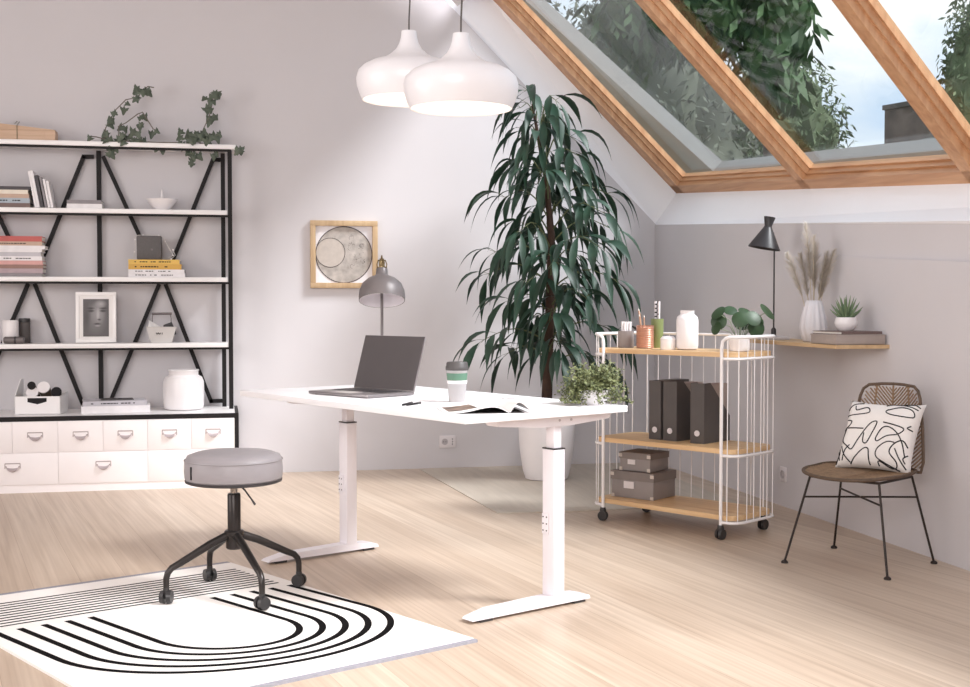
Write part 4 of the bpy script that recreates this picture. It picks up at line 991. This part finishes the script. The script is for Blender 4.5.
# ------------------------------------------------------------------ wall shelf and its things
ya, yb = 5.52, 6.72
WS = thing('wall_shelf', 'pale wooden board shelf on the right wall', 'shelf', (0, 0, 0))
mb = MB(); z = .947; wd = .30
P = [(wr(ya)-wd, ya), (wr(ya)-.005, ya), (wr(yb)-.002, yb), (wr(yb)-wd, yb)]
mb.prism(P, z, z+.018); mb.build('board', 'shelf_wood', WS)
zt = z+.0185
t = thing('shelf_lamp', 'black cone shaded lamp on a thin stem on the wall shelf', 'lamp', (2.985, 6.4, zt), 0)
MB().box((0, 0, .009), (.14, .12, .018), bev=.004).build('base', 'lamp_plate', t, label='pale base plate')
MB().lathe([(.014, .018), (.014, .055), (.006, .066), (.001, .066)], n=16).build('stem_socket', 'lamp_black', t)
tv = V((-.978, .208, 0))  # towards the viewer's left
MB().tube([(0, 0, .06), (0, 0, .49), (.0, .0, .55), (-.006, .001, .585), (-.02, .004, .605)], .0045, 8).build('stem', 'lamp_black', t)
RS = Matrix.Rotation(rad(12), 3, V((-.208, -.978, 0)))
cS = V((-.055, .012, .50))
MB().lathe([(.088, 0), (.086, .006), (.024, .115), (.02, .125), (.03, .168), (.031, .175), (.027, .175), (.018, .13), (.02, .112), (.082, .004)], cS, rot=Matrix.Rotation(rad(10), 3, V((.208, .978, 0))), n=36).build('lamp_shade', 'lamp_black', t)
MB().sphere(cS+V((0, 0, .04)), .022, 12, 8).build('bulb', 'ceramic_white', t)
# fluted vase with pampas
t = thing('fluted_vase', 'white fluted vase on the wall shelf holding dried grass', 'vase', (3.03, 6.02, zt))
def vz(x0_): return x0_
MB().lathe([(.046, 0), (.051, .004), (.064, .04), (.070, .075), (.062, .13), (.046, .19), (.036, .215), (.032, .215), (.038, .18), (.05, .1), (.046, .02), (.001, .012)], n=72, fn=lambda a, z: 1+.045*math.sin(12*a+(z*22 if z < .1 else 2.2-(z-.1)*8))).build('vessel', 'vase_white', t, sharp=70)
rnd = random.Random(8)
rv = V((.978, -.208, 0))
stems_ = [(-.14, .46, .0), (-.035, .62, .02), (-.015, .55, -.03), (.02, .52, .03), (.06, .47, -.02), (.11, .48, .01), (.085, .43, .03), (-.06, .46, .03)]
for k, (dx, h, dy) in enumerate(stems_):
    tp = thing('pampas_stem', 'beige dried pampas stem in the white fluted vase', 'dried grass', (3.03, 6.02, zt), 0, 'dried pampas stems in the fluted vase')
    e = rv*dx+V((0, dy, h)); b0 = rv*(dx*.12)+V((0, 0, .03)); c1 = rv*(dx*.35)+V((0, dy*.3, h*.55))
    def bz(q): return b0*(1-q)**2+c1*2*q*(1-q)+e*q*q
    MB().tube([bz(i/8) for i in range(9)], .002, 5).build('stalk', 'pampas_stem', tp)
    mb = MB()
    for i in range(420):
        q = .48+.52*rnd.random(); p = bz(q); wdt = math.sin(min(1, (q-.46)/.54)*PI)**.7
        tdir = (bz(min(1, q+.02))-bz(q-.02)).normalized(); sd = Matrix.Rotation(rnd.uniform(0, 6.3), 3, tdir) @ tdir.orthogonal().normalized()
        d = (tdir*1.1+sd*.7).normalized(); l = (.026+.03*rnd.random())*(wdt+.25); w_ = d.orthogonal().normalized()*.0016
        p = p+sd*.003; mb.quad(p-w_, p+w_, p+d*l+w_*.2, p+d*l-w_*.2)
    mb.build('plume', 'pampas', tp)
# box and book with succulent
t = thing('keepsake_box', 'flat taupe linen box on the wall shelf under a brown book', 'box', (3.035, 5.665, zt), rad(0))
MB().box((0, 0, .024), (.262, .26, .046), bev=.003).build('box_body', 'box_taupe', t)
MB().box((0, 0, .046), (.268, .266, .006), bev=.002).build('lid', 'box_taupe', t)
book('slim brown book between the taupe box and the succulent', (3.045, 5.69, zt+.0495), (.235, .24, .014), 'umber', None, (0, 0, rad(8)))
t = thing('potted_succulent', 'small spiky succulent in a round white pot on the wall shelf', 'plant', (3.04, 5.69, zt+.064))
MB().lathe([(.03, 0), (.036, .003), (.053, .025), (.056, .042), (.05, .066), (.047, .068), (.044, .066), (.048, .04), (.001, .05)], n=36).build('pot', 'ceramic_white', t)
mb = MB(); rnd = random.Random(2)
for k in range(26):
    a = k*2.4; q = k/26; e = rad(22+62*q+rnd.uniform(-6, 6)); L_ = .075+.04*q if k < 25 else .1
    d = V((math.cos(a)*math.cos(e), math.sin(a)*math.cos(e), math.sin(e))); b0 = V((.016*math.cos(a)*(1-q), .016*math.sin(a)*(1-q), .056))
    mb.tube([b0, b0+d*L_*.35+V((0, 0, .003)), b0+d*L_*.75+V((0, 0, .008)), b0+d*L_+V((0, 0, .014))], [.006, .0065, .004, .0006], 7)
mb.build('leaves', 'succulent', t)

# ------------------------------------------------------------------ chair
CH = thing('rattan_chair', 'brown rattan chair on thin dark metal legs by the right wall', 'chair', (2.805, 5.108, 0), rad(124))
ft = [(.245, .227), (-.245, .225), (-.245, -.225), (.25, -.232)]; tp_ = [(.165, .15), (-.165, .15), (-.17, -.155), (.17, -.155)]
for (fx, fy), (tx_, ty_) in zip(ft, tp_):
    lg = MB().tube([(fx, fy, .006), (tx_, ty_, .392)], .0055, 10).build('leg', 'chair_leg', CH)
    MB().lathe([(.014, 0), (.016, .003), (.014, .009), (.007, .014), (.001, .014)], (fx, fy, 0), 14).build('foot_cap', 'chair_leg', lg)
def onleg(i, z): k = z/.392; return V((ft[i][0]*(1-k)+tp_[i][0]*k, ft[i][1]*(1-k)+tp_[i][1]*k, z))
for i, j in ((0, 2), (1, 3)): MB().cyl(onleg(i, .30), onleg(j, .30)+V((0, 0, .0)), .0045, n=8).build('stretcher', 'chair_leg', CH)
MB().tube([V((*q, .392)) for q in tp_], .006, 8, closed=True).build('seat_ring', 'chair_leg', CH)
def seat_edge(a):   # superellipse outline of the seat
    c_, s_ = math.cos(a), math.sin(a); n_ = 2.7
    r_ = (abs(c_)**n_+abs(s_)**n_)**(-1/n_); return r_*c_*.225, r_*s_*.225+.01
def seat_z(x, y): return .408+.018*min(1, (x/.22)**2)+.012*max(0, -y/.22)-.006
mb = MB(); rr = []
for q in (.02, .35, .7, 1.0):
    rr.append([V((seat_edge(2*PI*k/48)[0]*q, seat_edge(2*PI*k/48)[1]*q, seat_z(seat_edge(2*PI*k/48)[0]*q, seat_edge(2*PI*k/48)[1]*q))) for k in range(48)])
low = [[p+V((0, 0, -.008)) for p in r_] for r_ in rr[::-1]]
mb.rings(rr+low); 
for k in range(-9, 10):
    y_ = k*.0225+.01; 
    for s_ in (-1, 1):
        pts = []
        for i in range(8):
            x_ = i/7*.215*s_; yy = y_+abs(x_)*.45
            r2 = math.hypot(x_, yy-.01); a2 = math.atan2(yy-.01, x_); ex, ey = seat_edge(a2)
            if r2 < math.hypot(ex, ey-.01)-.004: pts.append((x_, yy, seat_z(x_, yy)+.002))
        if len(pts) > 1: mb.tube(pts, .003, 5)
mb.build('seat', 'rattan', CH)
MB().tube([V((*seat_edge(2*PI*k/56), seat_z(*seat_edge(2*PI*k/56)))) for k in range(56)], .008, 8, closed=True).build('seat_rim', 'rattan_dark', CH)
BH = .375
def backp(x, h): # x in -1..1, h in 0..1
    wdt = .198-.062*h; return V((x*wdt-.03, -.188-.065*h+.045*x*x*(1-.3*h)-.016*math.sin(PI*h), .415+BH*h))
rim = [(-.93, .0), (-1, .12), (-1, .5), (-1, .86), (-.95, .95), (-.8, 1), (-.4, 1.015), (0, 1.02), (.4, 1.015), (.8, 1), (.95, .95), (1, .86), (1, .5), (1, .12), (.93, 0), (.5, -.015), (0, -.02), (-.5, -.015)]
MB().tube([backp(*q) for q in rim], .007, 8, closed=True).build('back_rim', 'rattan_dark', CH)
mb = MB()
for x in (-.55, 0, .55): mb.tube([backp(x, h/8) for h in range(9)], .0045, 6)
for k in range(-11, 24):
    h0 = k*.046
    for s_ in (-1, 1):
        pts = []
        for i in range(9):
            x = i/8; h = h0+.42*x
            lim = 1.0 if x < .8 else 1-.14*(x-.8)/.2
            if 0 <= h <= lim: pts.append(backp(s_*x, h))
        if len(pts) > 1: mb.tube(pts, .0034, 5)
mb.build('backrest', 'rattan', CH)

# cushion
CU = thing('cushion', 'white square cushion with black line drawing on the rattan chair', 'cushion', (0, 0, 0)); CU.location = (2.805, 5.108, .420); CU.rotation_euler = (0, 0, rad(124))
cw, chh, tilt = .183, .171, rad(27)
def cush(u, v, side, lift=0):
    """u, v in -1..1; side +1 = front"""
    pin = 1-.07*(1-u*u)*abs(v)**3-0; pin2 = 1-.09*(1-v*v)*abs(u)**3; pin3 = 1-.10*(1-u*u)*abs(v)**3
    x = -u*cw*pin2; z = v*chh*pin3; th = .058*((1-u**4)*(1-v**4))**.55
    y = side*(th+lift); c_, s_ = math.cos(tilt), math.sin(tilt)
    zz = z+chh*.93
    return V((x-.028, -.058+y*c_-zz*s_, zz*c_+y*s_))
mb = MB()
for sd in (1, -1): mb.grid(lambda a, b_: cush(a*2-1, b_*2-1, sd), 22, 22)
bmesh.ops.remove_doubles(mb.bm, verts=mb.bm.verts[:], dist=.0005)
# printed strokes, sketch units 0..100 from the left and from the top of the front face
strokes = [[(2, 18), (10, 10), (24, 6)], [(14, 12), (18, 19), (32, 14), (36, 22), (20, 26), (2, 27)], [(55, 8), (62, 4), (80, 6), (96, 12)], [(60, 16), (75, 10), (90, 14), (93, 24), (70, 24), (58, 20), (60, 15)], [(76, 2), (88, 3), (97, 8)],
           [(2, 48), (12, 42), (14, 36), (6, 34)], [(8, 45), (4, 62), (16, 72), (24, 76), (30, 62), (38, 44), (44, 36), (50, 36), (46, 54), (42, 66), (37, 64), (36, 52)], [(10, 46), (26, 46), (34, 46)],
           [(6, 72), (14, 84), (24, 95)], [(12, 92), (14, 78), (20, 70)], [(24, 97), (32, 84), (40, 74), (46, 74), (48, 84), (50, 97)],
           [(58, 35), (74, 38), (86, 42), (80, 50), (66, 54), (56, 62), (53, 58), (58, 44), (66, 41), (78, 48), (88, 62), (94, 80)],
           [(78, 62), (68, 62), (58, 72), (58, 84), (72, 93), (88, 99)], [(96, 66), (88, 58), (78, 64), (74, 76), (84, 88), (84, 96), (76, 97), (62, 90), (62, 97)], [(80, 70), (88, 84), (96, 95)], [(94, 36), (90, 40), (97, 42)], [(97, 76), (92, 82), (95, 88)], [(3, 80), (8, 92)], [(2, 96), (6, 84), (4, 76)]]
mb.mi = 1
def smooth_path(P, n=5):
    out = []
    for i in range(len(P)-1):
        p0 = V((*P[max(i-1, 0)], 0)); p1 = V((*P[i], 0)); p2 = V((*P[i+1], 0)); p3 = V((*P[min(i+2, len(P)-1)], 0))
        for k in range(n):
            q = k/n; out.append(.5*((2*p1)+(p2-p0)*q+(2*p0-5*p1+4*p2-p3)*q*q+(3*p1-p0-3*p2+p3)*q**3))
    out.append(V((*P[-1], 0))); return out
for S in strokes:
    mb.tube([cush(max(-.97, min(.97, p.x/50-1)), max(-.97, min(.97, 1-p.y/50)), 1, .0002) for p in smooth_path(S)], .003, 5)
mb.build('cushion_cover', ['cushion_white', 'ink'], CU, sharp=80)

# ------------------------------------------------------------------ outside trees and chimney
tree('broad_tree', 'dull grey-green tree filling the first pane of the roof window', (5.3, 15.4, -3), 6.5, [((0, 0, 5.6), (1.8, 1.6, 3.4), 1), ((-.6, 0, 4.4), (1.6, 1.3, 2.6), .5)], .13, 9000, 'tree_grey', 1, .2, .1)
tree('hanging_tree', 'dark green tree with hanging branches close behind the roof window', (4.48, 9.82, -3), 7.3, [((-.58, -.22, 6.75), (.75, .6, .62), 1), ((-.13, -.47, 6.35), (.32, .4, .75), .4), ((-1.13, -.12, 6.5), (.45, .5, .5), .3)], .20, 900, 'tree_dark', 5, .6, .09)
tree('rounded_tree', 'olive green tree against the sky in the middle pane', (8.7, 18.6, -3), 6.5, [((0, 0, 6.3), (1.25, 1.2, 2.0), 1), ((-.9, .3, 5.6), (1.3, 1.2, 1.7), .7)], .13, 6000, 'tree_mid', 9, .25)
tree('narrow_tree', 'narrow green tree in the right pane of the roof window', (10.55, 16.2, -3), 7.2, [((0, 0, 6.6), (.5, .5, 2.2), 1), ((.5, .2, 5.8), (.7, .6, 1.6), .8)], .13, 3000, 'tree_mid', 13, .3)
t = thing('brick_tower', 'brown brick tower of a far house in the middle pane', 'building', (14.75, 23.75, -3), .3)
MB().box((0, 0, 4.1), (1.55, 1.5, 8.2)).build('tower_wall', 'brick_far', t)
MB().box((0, 0, 8.25), (1.62, 1.57, .1)).build('coping', 'roof_grey', t)
MB().box((.2, -1.0, 3.7), (3.0, .6, 7.4)).build('lower_wall', 'outside_grey', t)

# ------------------------------------------------------------------ light
w = bpy.data.worlds.new('world'); scene.world = w; w.use_nodes = True
N = w.node_tree.nodes; L = w.node_tree.links; bg = N['Background']
tc = N.new('ShaderNodeTexCoord'); mp = N.new('ShaderNodeMapping'); mp.inputs['Scale'].default_value = (2.2, 2.2, 5)
n = N.new('ShaderNodeTexNoise'); n.inputs['Scale'].default_value = 1.6; n.inputs['Detail'].default_value = 6
L.new(tc.outputs['Generated'], mp.inputs['Vector']); L.new(mp.outputs['Vector'], n.inputs['Vector'])
r = N.new('ShaderNodeValToRGB'); r.color_ramp.elements[0].position = .42; r.color_ramp.elements[1].position = .62
r.color_ramp.elements[0].color = (*lin((186, 210, 240)), 1); r.color_ramp.elements[1].color = (1, 1, 1, 1)
L.new(n.outputs['Fac'], r.inputs['Fac']); L.new(r.outputs['Color'], bg.inputs['Color']); bg.inputs['Strength'].default_value = 1.1
def area(name, loc, target, size, power, rgb=(255, 250, 246), size_y=None):
    l = bpy.data.lights.new(name, 'AREA'); l.energy = power; l.shape = 'RECTANGLE'; l.size = size; l.size_y = size_y or size; l.color = lin(rgb)
    o = bpy.data.objects.new(name, l); COL.objects.link(o); o.location = loc
    o.rotation_euler = (V(target)-V(loc)).to_track_quat('-Z', 'Y').to_euler(); return o
area('fill_light_left', (-3.6, 4.4, 1.7), (1.6, 6.6, .7), 2.2, 60, (255, 252, 250), 2.2)  # added fill lamp; the side wall has no window here
area('fill_light_front', (-1.2, -.8, 2.6), (1.5, 5.4, .3), 2.6, 135, (255, 251, 249), 2.0)  # unseen fill added behind the camera, no window stands there
sl = bpy.data.lights.new('sun', 'SUN'); sl.energy = 5.0; sl.angle = rad(17); sl.color = lin((253, 251, 255))
so = bpy.data.objects.new('sun', sl); COL.objects.link(so); so.rotation_euler = V((-.87, .60, -1.1)).to_track_quat('-Z', 'Y').to_euler()
vs = scene.view_settings
vs.view_transform = 'Standard'; vs.look = 'None'; vs.gamma = 1; vs.use_curve_mapping = False; vs.exposure = 0.36
